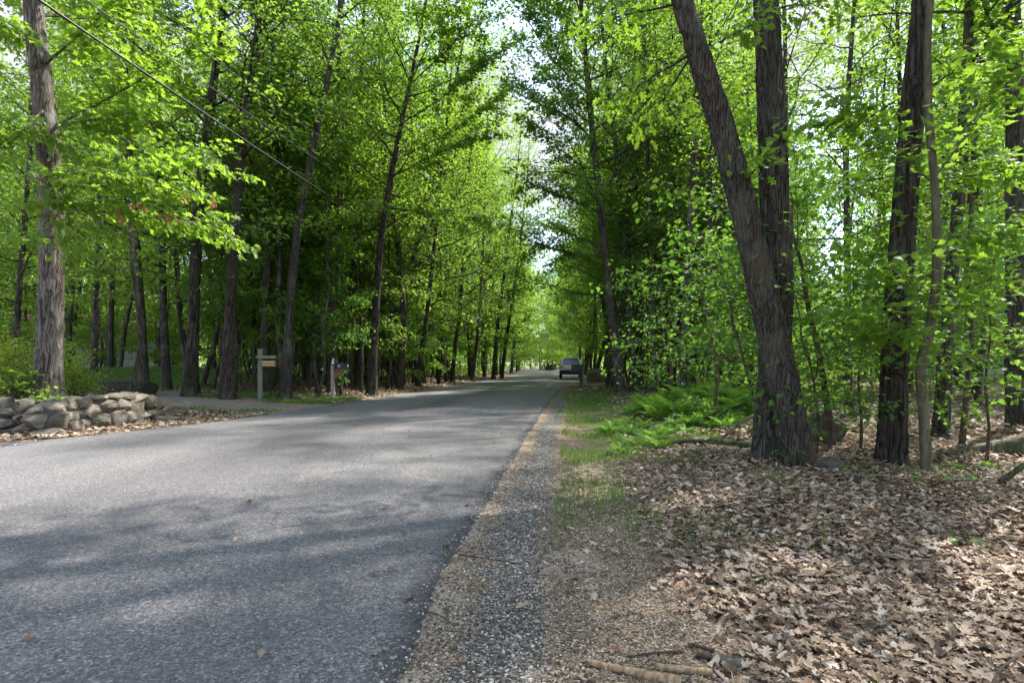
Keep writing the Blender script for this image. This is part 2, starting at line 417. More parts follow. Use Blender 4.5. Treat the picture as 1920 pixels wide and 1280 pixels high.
def ground_mat():
    m, nt, bs, N, L = mat('forest_ground')
    P3 = tco(nt, 'Object')
    def att(n):
        a = N.new('ShaderNodeAttribute'); a.attribute_name = n; return a.outputs['Fac']
    def soft(n, k=1.0, sc=5):
        s = mth(nt, 'MULTIPLY_ADD', mth(nt, 'SUBTRACT', noise(nt, P3, sc, 6, .65), .5), k, att(n))
        return ramp(nt, s, [(.38, 0), (.62, 1)])
    # base gravelly soil
    vc = voro(nt, P3, 95, 'F1', 'Color'); sep = N.new('ShaderNodeSeparateColor'); L.new(vc, sep.inputs[0])
    vd = voro(nt, P3, 95)
    vc2 = voro(nt, P3, 190, 'F1', 'Color'); sep2 = N.new('ShaderNodeSeparateColor'); L.new(vc2, sep2.inputs[0])
    mixv = mth(nt, 'MULTIPLY_ADD', sep2.outputs[0], .5, mth(nt, 'MULTIPLY', sep.outputs[0], .5))
    brown = ramp(nt, mixv, [(.1, (.03, .02, .013)), (.4, (.11, .075, .048)), (.6, (.22, .16, .105)), (.85, (.45, .37, .28))])
    sand = ramp(nt, mixv, [(.08, (.05, .045, .04)), (.22, (.28, .225, .18)), (.6, (.37, .305, .25)), (.9, (.54, .47, .40))])
    dark = ramp(nt, mixv, [(.2, (.024, .021, .020)), (.45, (.085, .079, .077)), (.68, (.19, .178, .166)), (.9, (.46, .43, .38))])
    leafn = noise(nt, P3, 22, 6, .7); lv = voro(nt, P3, 16, 'F1', 'Color'); sl = N.new('ShaderNodeSeparateColor'); L.new(lv, sl.inputs[0])
    litter = ramp(nt, mth(nt, 'MULTIPLY_ADD', leafn, .6, mth(nt, 'MULTIPLY', sl.outputs[1], .45)), [(.25, (.035, .024, .017)), (.5, (.12, .08, .055)), (.75, (.26, .18, .13)), (.95, (.4, .31, .24))])
    gr = ramp(nt, noise(nt, P3, 40, 5, .7), [(.3, (.03, .05, .012)), (.55, (.08, .13, .025)), (.8, (.16, .20, .06))])
    dirt = ramp(nt, noise(nt, P3, 6, 8, .65), [(.3, (.15, .115, .09)), (.6, (.27, .22, .185)), (.8, (.36, .31, .27))])
    c = mixc(nt, soft('sand', 1.5, 5), brown, sand)
    c = mixc(nt, soft('darkgravel', 1.7, 6), c, dark)
    c = mixc(nt, mth(nt, 'MULTIPLY', soft('grass', 1.3, 3), .8), c, gr)
    c = mixc(nt, soft('litter', .7, 5), c, litter)
    c = mixc(nt, soft('lawn', .5, 2), c, gr)
    c = mixc(nt, soft('dirt', .8, 2), c, dirt)
    L.new(c, bs.inputs['Base Color']); bs.inputs['Roughness'].default_value = .92; bs.inputs['Specular IOR Level'].default_value = .2
    h = mth(nt, 'ADD', mth(nt, 'MULTIPLY', vd, -.5), mth(nt, 'MULTIPLY', leafn, .9))
    bump(nt, bs, h, .012, 1)
    return m
ground = ga.build('ground', ground_mat()); tag(ground, 'leaf littered forest floor and gravel verge', None, None, 'structure')
def gatt(name, arr):
    a = ground.data.attributes.new(name, 'FLOAT', 'POINT'); a.data.foreach_set('value', np.clip(arr, 0, 1).astype(np.float32).ravel())
RO, LO = GX - redge(GY), ledge(GY) - GX
def bandf(v, a, b, s): return np.clip((v - a) / s + .5, 0, 1) * np.clip((b - v) / s + .5, 0, 1)
gatt('sand', np.maximum(.46 * bandf(RO, -1, .27, .45) * (GY < 13), .55 * bandf(RO, .4, 1.0, .5) * np.exp(-((GY - 3.2) / .6) ** 2)))
gatt('darkgravel', .82 * bandf(RO + .12 * (n2(GX, GY, 1.2, 6) - .5), .15, .50, .22) * np.clip((26 - GY) / 10, 0, 1))
drive_m = np.clip(1.5 - seg_d(GX, GY, DRIVE) / 1.9, 0, 1) * (LO > -1); drive_r = np.clip(1.7 - seg_d(GX, GY, DRIVE_R) / 1.6, 0, 1)
gatt('dirt', np.maximum(drive_m, drive_r))
lawn = np.clip(1.6 - np.hypot((GX + 17) / 8, (GY - 24) / 6), 0, 1) * (LO > 3)
gatt('lawn', lawn)
litb = 1.35 + .12 * np.clip(GY - 6, 0, 6)
gatt('litter', np.maximum(np.clip((RO - litb) / .7 + .5, 0, 1) * (RO > 0), np.clip((LO - .25) / .4 + .5, 0, 1)) * (1 - lawn))
gatt('grass', np.maximum(bandf(RO, .7, 1.5 + .15 * np.clip(GY - 6, 0, 12), .8) * np.clip((GY - 2.5) / 3, 0, 1) * .62, bandf(RO, 1, 6, 2) * bandf(GY, 7, 16, 3) * .6))

def road_mat():
    m, nt, bs, N, L = mat('asphalt')
    P3 = tco(nt, 'Object')
    a = voro(nt, P3, 150, 'F1', 'Color'); s = N.new('ShaderNodeSeparateColor'); L.new(a, s.inputs[0])
    b = voro(nt, P3, 75, 'F1', 'Color'); s2 = N.new('ShaderNodeSeparateColor'); L.new(b, s2.inputs[0])
    g = mth(nt, 'MULTIPLY_ADD', s.outputs[0], .6, mth(nt, 'MULTIPLY', s2.outputs[0], .4))
    c = ramp(nt, g, [(.12, (.05, .047, .049)), (.45, (.122, .115, .117)), (.75, (.215, .205, .206)), (.93, (.42, .405, .40))])
    big = noise(nt, tco(nt, 'Object', (1.0, .16, 1)), 1.1, 6, .6)
    c = mixc(nt, ramp(nt, big, [(.38, .32), (.62, 0)]), c, (.045, .044, .052))
    med = noise(nt, P3, 7, 5, .6)
    c = mixc(nt, ramp(nt, med, [(.4, 0), (.7, .25)]), c, (.19, .185, .19))
    ln = N.new('ShaderNodeAttribute'); ln.attribute_name = 'lane'
    c = mixc(nt, mth(nt, 'MULTIPLY', ln.outputs['Fac'], mth(nt, 'MULTIPLY', noise(nt, tco(nt, 'Object', (1, .3, 1)), 1.5, 5), 1.1)), c, (.035, .034, .04))
    e = N.new('ShaderNodeAttribute'); e.attribute_name = 'edge'
    ee = mth(nt, 'MULTIPLY_ADD', mth(nt, 'SUBTRACT', noise(nt, P3, 9, 5, .6), .5), .5, e.outputs['Fac'])
    c = mixc(nt, ramp(nt, ee, [(.45, 0), (.9, .6)]), c, (.03, .031, .036))
    # short thin cracks
    cr = voro(nt, tco(nt, 'Object', (1, .8, 1)), .55, 'DISTANCE_TO_EDGE')
    cn = noise(nt, P3, 1.1, 3)
    L.new(c, bs.inputs['Base Color']); bs.inputs['Roughness'].default_value = .8; bs.inputs['Specular IOR Level'].default_value = .35
    bump(nt, bs, g, .004, .8)
    return m
ra = Acc()
ry = np.unique(np.concatenate([np.arange(-40, 0, 1), np.arange(0, 8, .03), np.arange(8, 40, .15), np.arange(40, 200, 1)]))
k = 48; u = np.linspace(0, 1, k + 1); u = np.sort(np.concatenate([u, [.96, .975, .985, .993, .004, .01]]))
def jag(y, o): return (n2(y, y * 0, 1.4, o) - .5) * .035 + (n2(y, y * 0, 16, o) - .5) * .025 + (n2(y, y * 0, 45, o) - .5) * .012
re = redge(ry) + jag(ry, 4.0); le = ledge(ry) + jag(ry, 8.0) * 1.6
Xr = le[:, None] * (1 - u) + re[:, None] * u
Zr = .010 + .05 * np.sin(np.pi * u)[None, :] + (n2(Xr, ry[:, None] + 0 * Xr, .5, 2.2) - .5) * .012
Yr = np.repeat(ry[:, None], len(u), 1)
V = np.stack([Xr, Yr, Zr], -1)
V = np.concatenate([V[:, :1] + [-.015, 0, -.1], V, V[:, -1:] + [.015, 0, -.1]], 1)
ii = np.arange(V.shape[0] * V.shape[1]).reshape(V.shape[:2])
ra.add(V.reshape(-1, 3), np.stack([ii[:-1, :-1], ii[:-1, 1:], ii[1:, 1:], ii[1:, :-1]], -1).reshape(-1, 4), True)
road = ra.build('road', road_mat()); tag(road, 'worn grey asphalt road', None, None, 'structure')
ed = road.data.attributes.new('edge', 'FLOAT', 'POINT')
la = road.data.attributes.new('lane', 'FLOAT', 'POINT')
xq = V[..., 0] - (redge(V[..., 1]) - 3.1)
la.data.foreach_set('value', np.clip(.75 * np.exp(-(xq / .6) ** 2) + .3 * np.exp(-((xq - 2.6) / .3) ** 2), 0, 1).astype(np.float32).ravel())
dd = np.minimum(V[..., 0] - le[:, None], re[:, None] - V[..., 0])
ed.data.foreach_set('value', np.clip(1 - dd / .28, 0, 1).astype(np.float32).ravel())

# ------------------------------------------------------------------ rocks
def rock(size, R, boxy=.7, sub=3, cuts=9):
    bm = bmesh.new(); bmesh.ops.create_icosphere(bm, subdivisions=sub, radius=1)
    v = np.array([x.co[:] for x in bm.verts]); f = np.array([[q.index for q in t.verts] for t in bm.faces]); bm.free()
    v = np.sign(v) * np.abs(v) ** boxy
    v /= np.abs(v).max(0)
    for _ in range(cuts):
        n = R.normal(0, 1, 3); n /= np.linalg.norm(n); d = R.uniform(.66, .98)
        s = v @ n - d; v = v - np.outer(np.maximum(s, 0), n)
    q = v * 2.2 + R.random(3) * 50
    v = v * (1 + (vnoise(q) - .5)[:, None] * .16 + (vnoise(q * 4) - .5)[:, None] * .05)
    v = v - (v.max(0) + v.min(0)) / 2; v /= (v.max(0) - v.min(0))
    return v * np.array(size), f
def rock_mat(name, a, b, c):
    m, nt, bs, N, L = mat(name)
    P3 = tco(nt); oi = N.new('ShaderNodeObjectInfo')
    n = noise(nt, P3, 9, 8, .65); g = noise(nt, P3, 70, 3)
    cc = ramp(nt, mth(nt, 'MULTIPLY_ADD', g, .3, mth(nt, 'MULTIPLY', n, .8)), [(.3, a), (.55, b), (.8, c)])
    cc = mixc(nt, ramp(nt, noise(nt, P3, 4, 5, .6), [(.55, 0), (.68, .6)]), cc, (.12, .13, .07))
    h = N.new('ShaderNodeHueSaturation'); L.new(cc, h.inputs['Color']); L.new(mth(nt, 'MULTIPLY_ADD', oi.outputs['Random'], .7, .65), h.inputs['Value'])
    L.new(h.outputs[0], bs.inputs['Base Color']); bs.inputs['Roughness'].default_value = .9; bs.inputs['Specular IOR Level'].default_value = .25
    bump(nt, bs, n, .02, 1)
    return m
ROCK = rock_mat('field_stone', (.04, .032, .026), (.145, .123, .102), (.29, .26, .225))
ROCKD = rock_mat('forest_stone', (.04, .04, .03), (.09, .08, .062), (.16, .15, .12))

wall = empty('stone_wall', (-7.6, 9.3, 0), 'low dry stone wall of brown fieldstones beside the road at left', 'stone wall')
R = np.random.default_rng(21)
stones = [  # crop x, y, width, height (quarter pixels, crop origin 0,540)
 (-120,1090,170,80),(90,1080,150,80),(210,1055,145,120),(380,1085,240,80),(550,1045,130,120),(640,1010,95,95),(745,1005,140,135),(850,985,145,140),(950,975,130,130),(1070,960,110,100),(1115,925,110,90),(1172,888,75,65),
 (-130,990,170,120),(5,990,80,150),(75,1015,130,100),(180,975,120,95),(300,990,170,130),(420,1000,125,135),(510,975,110,180),(590,955,110,120),(665,915,150,120),(735,880,110,90),(800,890,120,130),(915,880,140,110),(1014,905,66,240),(1055,855,70,90),
 (-140,900,150,100),(30,885,120,130),(110,935,160,100),(215,915,120,95),(310,910,130,90),(405,900,130,100),(490,885,140,120),(590,855,165,85),(722,832,165,70),(850,818,100,60),(930,812,95,70),(1020,828,110,80)]
for (sx, sy, sw, sh) in stones:
    px, py = sx / 4, 540 + sy / 4
    D = np.interp(px, [-40, 15, 95, 135, 217, 255, 290], [9.3, 9.15, 9.1, 9.5, 10.3, 10.8, 11.6])
    row = (1085 - sy) / 200
    D += .12 * max(0, row)
    c = P(px, py, D)
    w, h = sw / 4 / F * D * 1.03, sh / 4 / F * D * 1.05
    v, f = rock((w, R.uniform(.35, .55), h), R, .5, 3, 26)
    a = R.normal(0, .12); rot = np.array([[math.cos(a), 0, math.sin(a)], [0, 1, 0], [-math.sin(a), 0, math.cos(a)]])
    o = Acc().add(v @ rot, f, False).build('stone', ROCK, wall)
    o.location = Vector(c) - wall.location
# second face of the wall behind, so it has depth
for i in range(14):
    t = i / 13; D = 9.75 + 1.6 * t; px = -30 + 300 * t
    for zz in (.12, .36):
        v, f = rock((.42, .5, .3), R, .65, 2)
        o = Acc().add(v, f, False).build('stone', ROCK, wall)
        o.location = Vector(((px - CX) / F * D + .05, D, zz + (.03 if i % 2 else 0))) - wall.location

def boulder(px, py, D, size, label, m=ROCKD, name='boulder', sub=3):
    v, f = rock(size, R, .75, sub)
    o = Acc().add(v, f, False).build(name, m); o.location = (*P(px, py, D)[:2], gzs(*P(px, py, D)[:2]) + size[2] * .32)
    o.rotation_euler = (0, 0, R.random() * 6)
    return tag(o, label, 'rock')
boulder(312, 0, 11.4, (.7, .35, .12), 'flat grey stone slab on dry leaves past the right end of the stone wall', ROCK)
boulder(235, 0, 16.2, (2.2, .9, .55), 'long dark rock on the grass bank behind the stone wall', ROCKD)
boulder(1118, 0, 37, (1.5, 1.2, 1.1), 'large rounded boulder left of its neighbour beside the far driveway', ROCKD)
boulder(1140, 0, 36, (1.1, 1.0, .95), 'grey boulder at the foot of the trunk beside the far driveway', ROCKD)
boulder(1545, 0, 7.4, (.62, .5, .5), 'dark mossy boulder behind the twin-trunk oak', ROCKD)
boulder(1555, 915, 5.45, (.26, .2, .12), 'small mossy stone half buried in leaves right of the twin-trunk oak', ROCKD)

# ------------------------------------------------------------------ named trees
def tree_from_px(name, label, cat, pts, D, group=None, bark='wood', leaf='maple', H=14, cb=5, CR=3.2, nb=26, nleaf=4000, ls=.10, tm=MID, seg=12,
                 rough=0.0, step=.35, seed=1, basez=None, lean=None, extra=None, flare=.35, elev=(16, 62), tilt=.5):
    """pts: (px, py, width px[, D]) from the base upward"""
    R = np.random.default_rng(seed)
    W = []; rad = []
    for q in pts:
        d = q[3] if len(q) > 3 else D
        W.append(P(q[0], q[1], d)); rad.append(q[2] * .97 * math.cos(math.atan(abs(q[0] - CX) / F)) / 2 / F * d)   # a stem off the axis looks wider
    W = np.array(W); base = W[0].copy()
    g = gzs(base[0], base[1]) - .08
    if base[2] > g: W = np.vstack([[base[0], base[1], g], W]); rad = [rad[0] * 1.05] + rad; base = W[0].copy()
    else: W[0, 2] = g; base = W[0].copy()
    top = W[-1]; dirv = W[-1] - W[-2]; dirv /= np.linalg.norm(dirv)
    n = 5; ra = rad[-1]
    Hh = H - top[2]
    if Hh > .5:
        for i in range(1, n + 1):
            dv = dirv * (1 - i / n * .5) + np.array([0, 0, 1]) * (i / n * .5)
            W = np.vstack([W, W[-1] + dv * Hh / n + R.normal(0, .06, 3) * [1, 1, 0]]); rad.append(ra * (1 - .8 * i / n))
    t = empty(name, tuple(base), label, cat, group)
    tr, cr = grow(R, W - base, np.array(rad), cb, CR, nb, nleaf, ls, tm, seg, rough, flare, step, elev=elev, tilt=tilt)
    if extra:
        fol = Foliage()
        for (a, b, r0, ns) in extra:
            a = np.array(a) - base; b = np.array(b) - base
            limb(tr, fol, R, a, b - a, np.linalg.norm(b - a), r0, ns, 6, .05, .3, curl=.05)
        nl = int(sum(np.linalg.norm(np.subtract(b, a)) for a, b, _, _ in extra) * EXN.get(name, 230))
        fol.scatter(cr, nl, ls, tm, R, (.13, .13, .05), .35, .3)
    tr.build('trunk', BM[bark], t); cr.build('crown', LM[leaf], t)
    return t
EXN = {'maple_tree': 330}

# twin-trunk oak, right of the verge
t = empty('oak_tree', (2.85, 5.8, gzs(2.85, 5.8) - .08), 'big twin-trunk oak with furrowed brown bark on the leaf litter right of the verge', 'tree')
tb = np.array(t.location)
R = np.random.default_rng(5)
cr, lb, fol = Acc(), Acc(), Foliage()
for pts in ([(1500, 905, 70, 5.66), (1490, 830, 62, 5.68), (1474, 740, 58, 5.72), (1453, 650, 58, 5.78), (1428, 540, 60, 5.8), (1404, 430, 55, 5.8), (1378, 330, 54, 5.8), (1352, 230, 50, 5.8), (1315, 120, 46, 5.8), (1278, 0, 42, 5.8), (1235, -150, 40, 5.8)],
            [(1440, 862, 66, 6.05), (1444, 770, 58, 6.02), (1451, 680, 56, 6.0), (1458, 560, 60, 6.0), (1456, 450, 60, 6.0), (1450, 330, 58, 6.0), (1445, 200, 56, 6.0), (1440, 90, 53, 6.0), (1436, 0, 52, 6.0), (1430, -150, 50, 6.0)]):
    W = np.array([P(a, b, d) for a, b, w, d in pts]); rad = [w * .88 / 2 / F * d for a, b, w, d in pts]
    W[0, 2] = tb[2]
    dv = (W[-1] - W[-2]) / np.linalg.norm(W[-1] - W[-2])
    for i in range(1, 6):
        dv = dv * .8 + np.array([0, 0, .2]); dv /= np.linalg.norm(dv)
        W = np.vstack([W, W[-1] + dv * 1.9]); rad.append(rad[9] * (1 - .17 * i))
    pr = resample(np.column_stack([W - tb, rad]), .03)
    a = Acc(); tube(a, pr[:, :3], pr[:, 3], 56, True, .022, (26, 26, 5), .12)
    for i in range(22):
        zz = 6.0 + 9 * i / 22; kk = int(np.clip(np.searchsorted(pr[:, 2], zz), 1, len(pr) - 1)); az = i * 2.4
        limb(lb, fol, R, pr[kk, :3], (math.cos(az), math.sin(az), .3), 2.6 * R.uniform(.6, 1.1), .05)
    a.build('trunk', BM['brown'], t)
near = [(P(1290, 105, 5.8), P(1130, 215, 6.2), .016), (P(1350, 80, 5.8), P(1438, 35, 5.3), .014), (P(1300, 100, 5.8), P(1190, 245, 6.6), .014),
        (P(1405, 330, 5.75), P(1450, 296, 5.3), .012), (P(1260, 10, 5.8), P(1080, 60, 6.6), .014), (P(1445, 20, 6), P(1570, -20, 5.2), .014), (P(1380, 330, 5.8), P(1340, 215, 7.2), .01)]
fol2 = Foliage()
for a, b, r in near:
    limb(lb, fol2, R, a - tb, b - a, np.linalg.norm(b - a), r, 4, 6, .05, .3, curl=.06)
fol.scatter(cr, 4600, .13, MID, R, (.2, .2, .1)); fol2.scatter(cr, 750, .105, OAK, R, (.10, .10, .05), .5, .5)
lb.build('limbs', BM['brown'], t); cr.build('crown', LM['oak'], t)

# dark straight trunk
tree_from_px('maple_tree', 'single dark deeply furrowed trunk standing just right of the twin-trunk oak', 'tree',
    [(1670, 895, 62), (1674, 800, 54), (1681, 600, 53), (1692, 450, 52), (1702, 320, 50), (1712, 200, 47), (1722, 80, 44), (1730, 0, 42), (1742, -150, 40)], 5.95, None, 'dark', 'maple',
    14, 6, 2.6, 22, 2600, .11, MID, 48, .02, .03, 11)
# slim sapling with forks
EXN['sapling'] = 190
tree_from_px('sapling', 'slim smooth-barked sapling forking beside the dark furrowed trunk', 'tree',
    [(1738, 892, 24), (1733, 790, 22), (1724, 690, 21), (1742, 620, 21), (1756, 540, 20), (1757, 440, 20), (1752, 330, 17), (1741, 220, 17), (1739, 100, 15), (1743, 0, 14), (1748, -120, 12)], 5.6, None, 'smooth', 'maple',
    9, 5.2, 1.8, 12, 1500, .095, MAPLE, 14, .002, .06, 12,
    extra=[(P(1752, 345, 5.6), P(1560, 205, 5.2), .011, 5), (P(1754, 330, 5.6), P(1925, 120, 5.0), .011, 5), (P(1756, 338, 5.6), P(1945, 318, 5.0), .011, 5),
           (P(1740, 165, 5.6), P(1900, 60, 5.2), .012, 4), (P(1756, 480, 5.6), P(1930, 420, 4.8), .009, 5), (P(1755, 560, 5.6), P(1600, 450, 5.2), .009, 4),
           (P(1757, 470, 5.6), P(1640, 330, 6.2), .008, 3), (P(1730, 650, 5.6), P(1600, 600, 5.0), .007, 4), (P(1740, 600, 5.6), P(1880, 560, 4.8), .007, 4)], flare=.1)
tree_from_px('maple_tree', 'grey-brown trunk standing behind the slim forked sapling', 'tree',
    [(1762, 835, 34), (1768, 740, 32), (1776, 600, 30), (1790, 450, 27), (1802, 330, 27), (1808, 200, 24), (1815, 80, 20), (1818, 0, 19), (1822, -120, 17)], 8, None, 'wood', 'maple',
    14, 5, 2.8, 22, 2600, .10, MID, 28, .012, .06, 13)
tree_from_px('oak_tree', 'broad shaded trunk at the right edge of the photo behind the fallen birch', 'tree',
    [(1908, 800, 44), (1903, 700, 40), (1903, 550, 40), (1902, 400, 38), (1903, 250, 38), (1900, 100, 36), (1897, 0, 35), (1890, -120, 33)], 8.3, None, 'wood', 'maple',
    15, 5, 3.0, 24, 2800, .10, MID, 28, .012, .06, 14, extra=[(P(1900, 150, 8.3), P(1815, -30, 7.8), .05, 4)])
tree_from_px('sapling', 'thin crooked dead-looking sapling rising through the leaves right of the boulder', 'tree',
    [(1802, 870, 15), (1810, 760, 13), (1822, 640, 11), (1815, 500, 10), (1822, 380, 9)], 7.2, None, 'twig', 'under', 4.2, 2.4, 1.3, 8, 500, .09, MID, 8, 0, .15, 15, flare=.1)
tree_from_px('sapling', 'leaning thin sapling between the twin-trunk oak and the dark trunk', 'tree',
    [(1560, 860, 18), (1552, 760, 15), (1535, 660, 12), (1512, 560, 10), (1500, 480, 8)], 6.9, None, 'twig', 'under', 3.6, 1.4, 1.6, 14, 1400, .085, MID, 8, 0, .15, 16, flare=.1)
tree_from_px('sapling', 'low leafy maple sapling in front of the twin-trunk oak', 'tree',
    [(1422, 822, 7), (1412, 740, 6), (1390, 660, 6), (1372, 600, 5)], 6.6, None, 'twig', 'under', 2.6, .5, 1.5, 15, 1100, .075, MAPLE, 6, 0, .15, 17, flare=.1, elev=(0, 20))
for (px, py, D, H, CR, s, lab) in [(1530, 850, 6.4, 2.3, 1.3, 31, 'waist-high maple seedling under the right oak trunk with flat leaf sprays'),
                               (1612, 860, 6.6, 2.0, .9, 32, 'spindly maple sapling directly left of the dark furrowed trunk'),
                               (1850, 860, 6.0, 2.4, 1.3, 33, 'leafy young maple standing over the fallen birch log'),
                               (1480, 800, 8.2, 2.9, 1.6, 34, 'bushy young maple hiding the base of the wood behind the twin-trunk oak'),
                               (1340, 770, 10.5, 3.1, 1.9, 35, 'broad young maple with tiered leaves behind the fern patch'),
                               (1255, 750, 14.0, 3.4, 1.8, 36, 'young maple between the slim trunks and the fern patch'),
                               (1690, 800, 7.6, 3.0, 1.7, 37, 'young maple with tiered leaves behind the dark furrowed trunk')]:
    tree_from_px('sapling', lab, 'tree', [(px, py, 8), (px + 5, py - 60, 7), (px - 3, py - 130, 6)], D, None, 'twig', 'under', H, .45, CR, 14, int(850 * CR), .072, MAPLE if D < 7 else MID, 6, 0, .2, s, flare=.1, elev=(-3, 25))

# mid right trunks
MR = [
 (1165, 742, 22, 20.5, [(1152, 640, 18), (1140, 520, 17), (1127, 400, 16), (1112, 260, 14), (1100, 130, 12)], 'bent brown trunk with pale patches at the right road edge before the far driveway', 51),
 (1188, 738, 16, 22, [(1180, 560, 14), (1172, 440, 13), (1160, 330, 11), (1150, 240, 9)], 'slim dark trunk just right of the bent trunk by the far driveway', 52),
 (1226, 738, 14, 21, [(1224, 620, 13), (1222, 480, 12), (1215, 300, 10)], 'straight slender trunk between the bent trunk and the fern patch', 53),
 (1203, 735, 13, 24, [(1200, 600, 12), (1195, 450, 10), (1190, 180, 8)], 'thin straight trunk second in the row right of the bent trunk', 54),
 (1283, 760, 20, 17, [(1287, 560, 18), (1294, 430, 17), (1300, 330, 15), (1306, 220, 13), (1310, 100, 11)], 'reddish leaning trunk rising behind the fern patch', 55),
 (1334, 745, 15, 18, [(1332, 600, 13), (1331, 430, 12), (1333, 260, 10)], 'grey trunk right of the reddish trunk behind the ferns', 56),
 (1592, 800, 17, 11.5, [(1590, 600, 15), (1588, 430, 15), (1586, 300, 13), (1592, 150, 11), (1600, 30, 9)], 'narrow dark trunk between the twin-trunk oak and the dark furrowed trunk', 57),
 (1480, 770, 14, 14, [(1478, 500, 12), (1474, 300, 11), (1472, 60, 9)], 'hidden thin trunk close behind the right stem of the twin-trunk oak', 58)]
for (bx, by, w, D, up_, lab, s) in MR:
    tree_from_px('maple_tree', lab, 'tree', [(bx, by, w * 1.0)] + [(a_, b_, c_ * .88) for a_, b_, c_ in up_], D, None, 'wood', 'maple', 21 if s in (51, 52, 53, 55, 56) else 16, 3.6 if D > 15 else 3.0, 5.4 if s in (51, 52) else 3.6, 46, 13500 if s in (51, 52) else 6500, .11 if D > 18 else .085, MID, 14, .01 if D < 15 else 0, .25, s,
        extra=None if s != 51 else [(P(1112, 260, 20.5), P(965, 140, 19.5), .03, 9), (P(1127, 400, 20.5), P(985, 330, 19), .03, 9), (P(1120, 330, 20.5), P(970, 240, 20), .03, 9), (P(1103, 160, 20.5), P(985, 20, 20), .03, 9), (P(1140, 500, 20.5), P(1010, 440, 19.5), .025, 8), (P(1100, 120, 20.5), P(1010, -60, 20), .03, 9), (P(1112, 250, 20.5), P(1040, 100, 17.5), .02, 8)])

# left: great oak behind the wall
EXN['oak_tree'] = 160
tree_from_px('oak_tree', 'thick grey oak trunk with pale scaly bark rising behind the stone wall', 'tree',
    [(90, 770, 64), (90, 735, 60), (93, 650, 54), (97, 520, 52), (97, 400, 50), (90, 270, 48), (78, 150, 45), (64, 40, 42), (58, -60, 38)], 11, None, 'grey', 'oak',
    14, 7.5, 4.6, 24, 6000, .17, OAK, 48, .022, .045, 61,
    extra=[(P(100, 240, 11), P(420, 60, 11.2), .035, 6), (P(105, 330, 11), P(455, 300, 10.9), .02, 6), (P(110, 390, 11), P(440, 400, 10.2), .018, 6), (P(90, 200, 11), P(-60, 330, 9.0), .03, 5),
           (P(95, 300, 11), P(60, 460, 9.4), .014, 5), (P(85, 120, 11), P(250, -10, 9.5), .03, 6), (P(80, 80, 11), P(-40, 60, 9.5), .03, 5), (P(105, 350, 11), P(330, 345, 9.6), .015, 5),
           (P(100, 240, 11), P(300, 180, 10.5), .02, 6), (P(95, 260, 11), P(-20, 240, 9.5), .02, 4)], tilt=.6)
ML = [
 (272, 726, 20, 18, [(266, 600, 18), (258, 470, 16), (246, 330, 14), (236, 150, 12)], 'grey slightly leaning trunk on the grass bank behind the stone wall', 71),
 (313, 722, 20, 18.5, [(307, 600, 18), (304, 480, 17), (300, 300, 14)], 'dark trunk just right of the grey leaning trunk on the bank', 72),
 (356, 738, 38, 16.5, [(361, 660, 28), (366, 520, 26), (370, 400, 25), (384, 280, 22), (400, 160, 20), (416, 40, 16)], 'stout dark trunk leaning right behind the dirt driveway', 73),
 (425, 742, 32, 16.2, [(430, 640, 27), (435, 520, 25), (446, 380, 23), (457, 250, 20), (470, 150, 17)], 'straight dark trunk left of the hanging name sign', 74),
 (496, 738, 16, 18.5, [(496, 600, 15), (498, 450, 13), (505, 300, 11)], 'slim mossy trunk right behind the sign post', 75),
 (534, 744, 24, 17.5, [(540, 640, 20), (547, 520, 19), (563, 400, 18), (585, 290, 15), (612, 160, 12)], 'brown trunk curving right between the sign and the black mailbox', 76),
 (620, 735, 15, 20.5, [(620, 600, 14), (622, 470, 13), (628, 330, 11)], 'straight slender trunk just behind the black mailbox at left', 77),
 (655, 722, 17, 23, [(655, 620, 16), (661, 520, 14), (668, 400, 12)], 'grey trunk to the right of the black mailbox at left', 78),
 (697, 740, 23, 20.5, [(700, 650, 20), (707, 540, 17), (714, 450, 15), (733, 330, 13), (755, 220, 11), (768, 160, 9)], 'dark tall trunk standing at the left road edge', 79),
 (733, 716, 13, 27, [(740, 640, 12), (752, 560, 11), (776, 480, 10)], 'reddish trunk leaning right beyond the dark trunk at the road edge', 80),
 (784, 716, 12, 28, [(793, 640, 11), (803, 570, 10), (812, 480, 9)], 'slim trunk halfway down the left side leaning right', 81),
 (848, 713, 10, 36, [(853, 650, 9), (862, 590, 8), (868, 500, 8)], 'thin trunk further down the left road edge', 82),
 (886, 711, 9, 40, [(893, 650, 8), (900, 590, 8), (905, 500, 7)], 'narrow trunk near the road bend on the left', 83),
 (925, 705, 9, 46, [(930, 640, 8), (936, 580, 8), (945, 520, 7)], 'first of two dark stems where the road bends, left side', 84),
 (941, 702, 8, 50, [(949, 640, 8), (957, 585, 7), (965, 530, 6)], 'second of two dark stems where the road bends, left side', 85),
 (176, 690, 16, 22, [(180, 560, 15), (186, 420, 13), (190, 300, 11)], 'dark trunk on top of the grass bank at left', 86),
 (207, 690, 14, 24, [(209, 560, 13), (216, 400, 12)], 'darker slim trunk beside its twin on the grass bank', 87),
 (28, 665, 17, 21, [(36, 540, 15), (46, 430, 14), (55, 300, 12)], 'trunk at the left edge behind the yellow-green shrub', 88)]
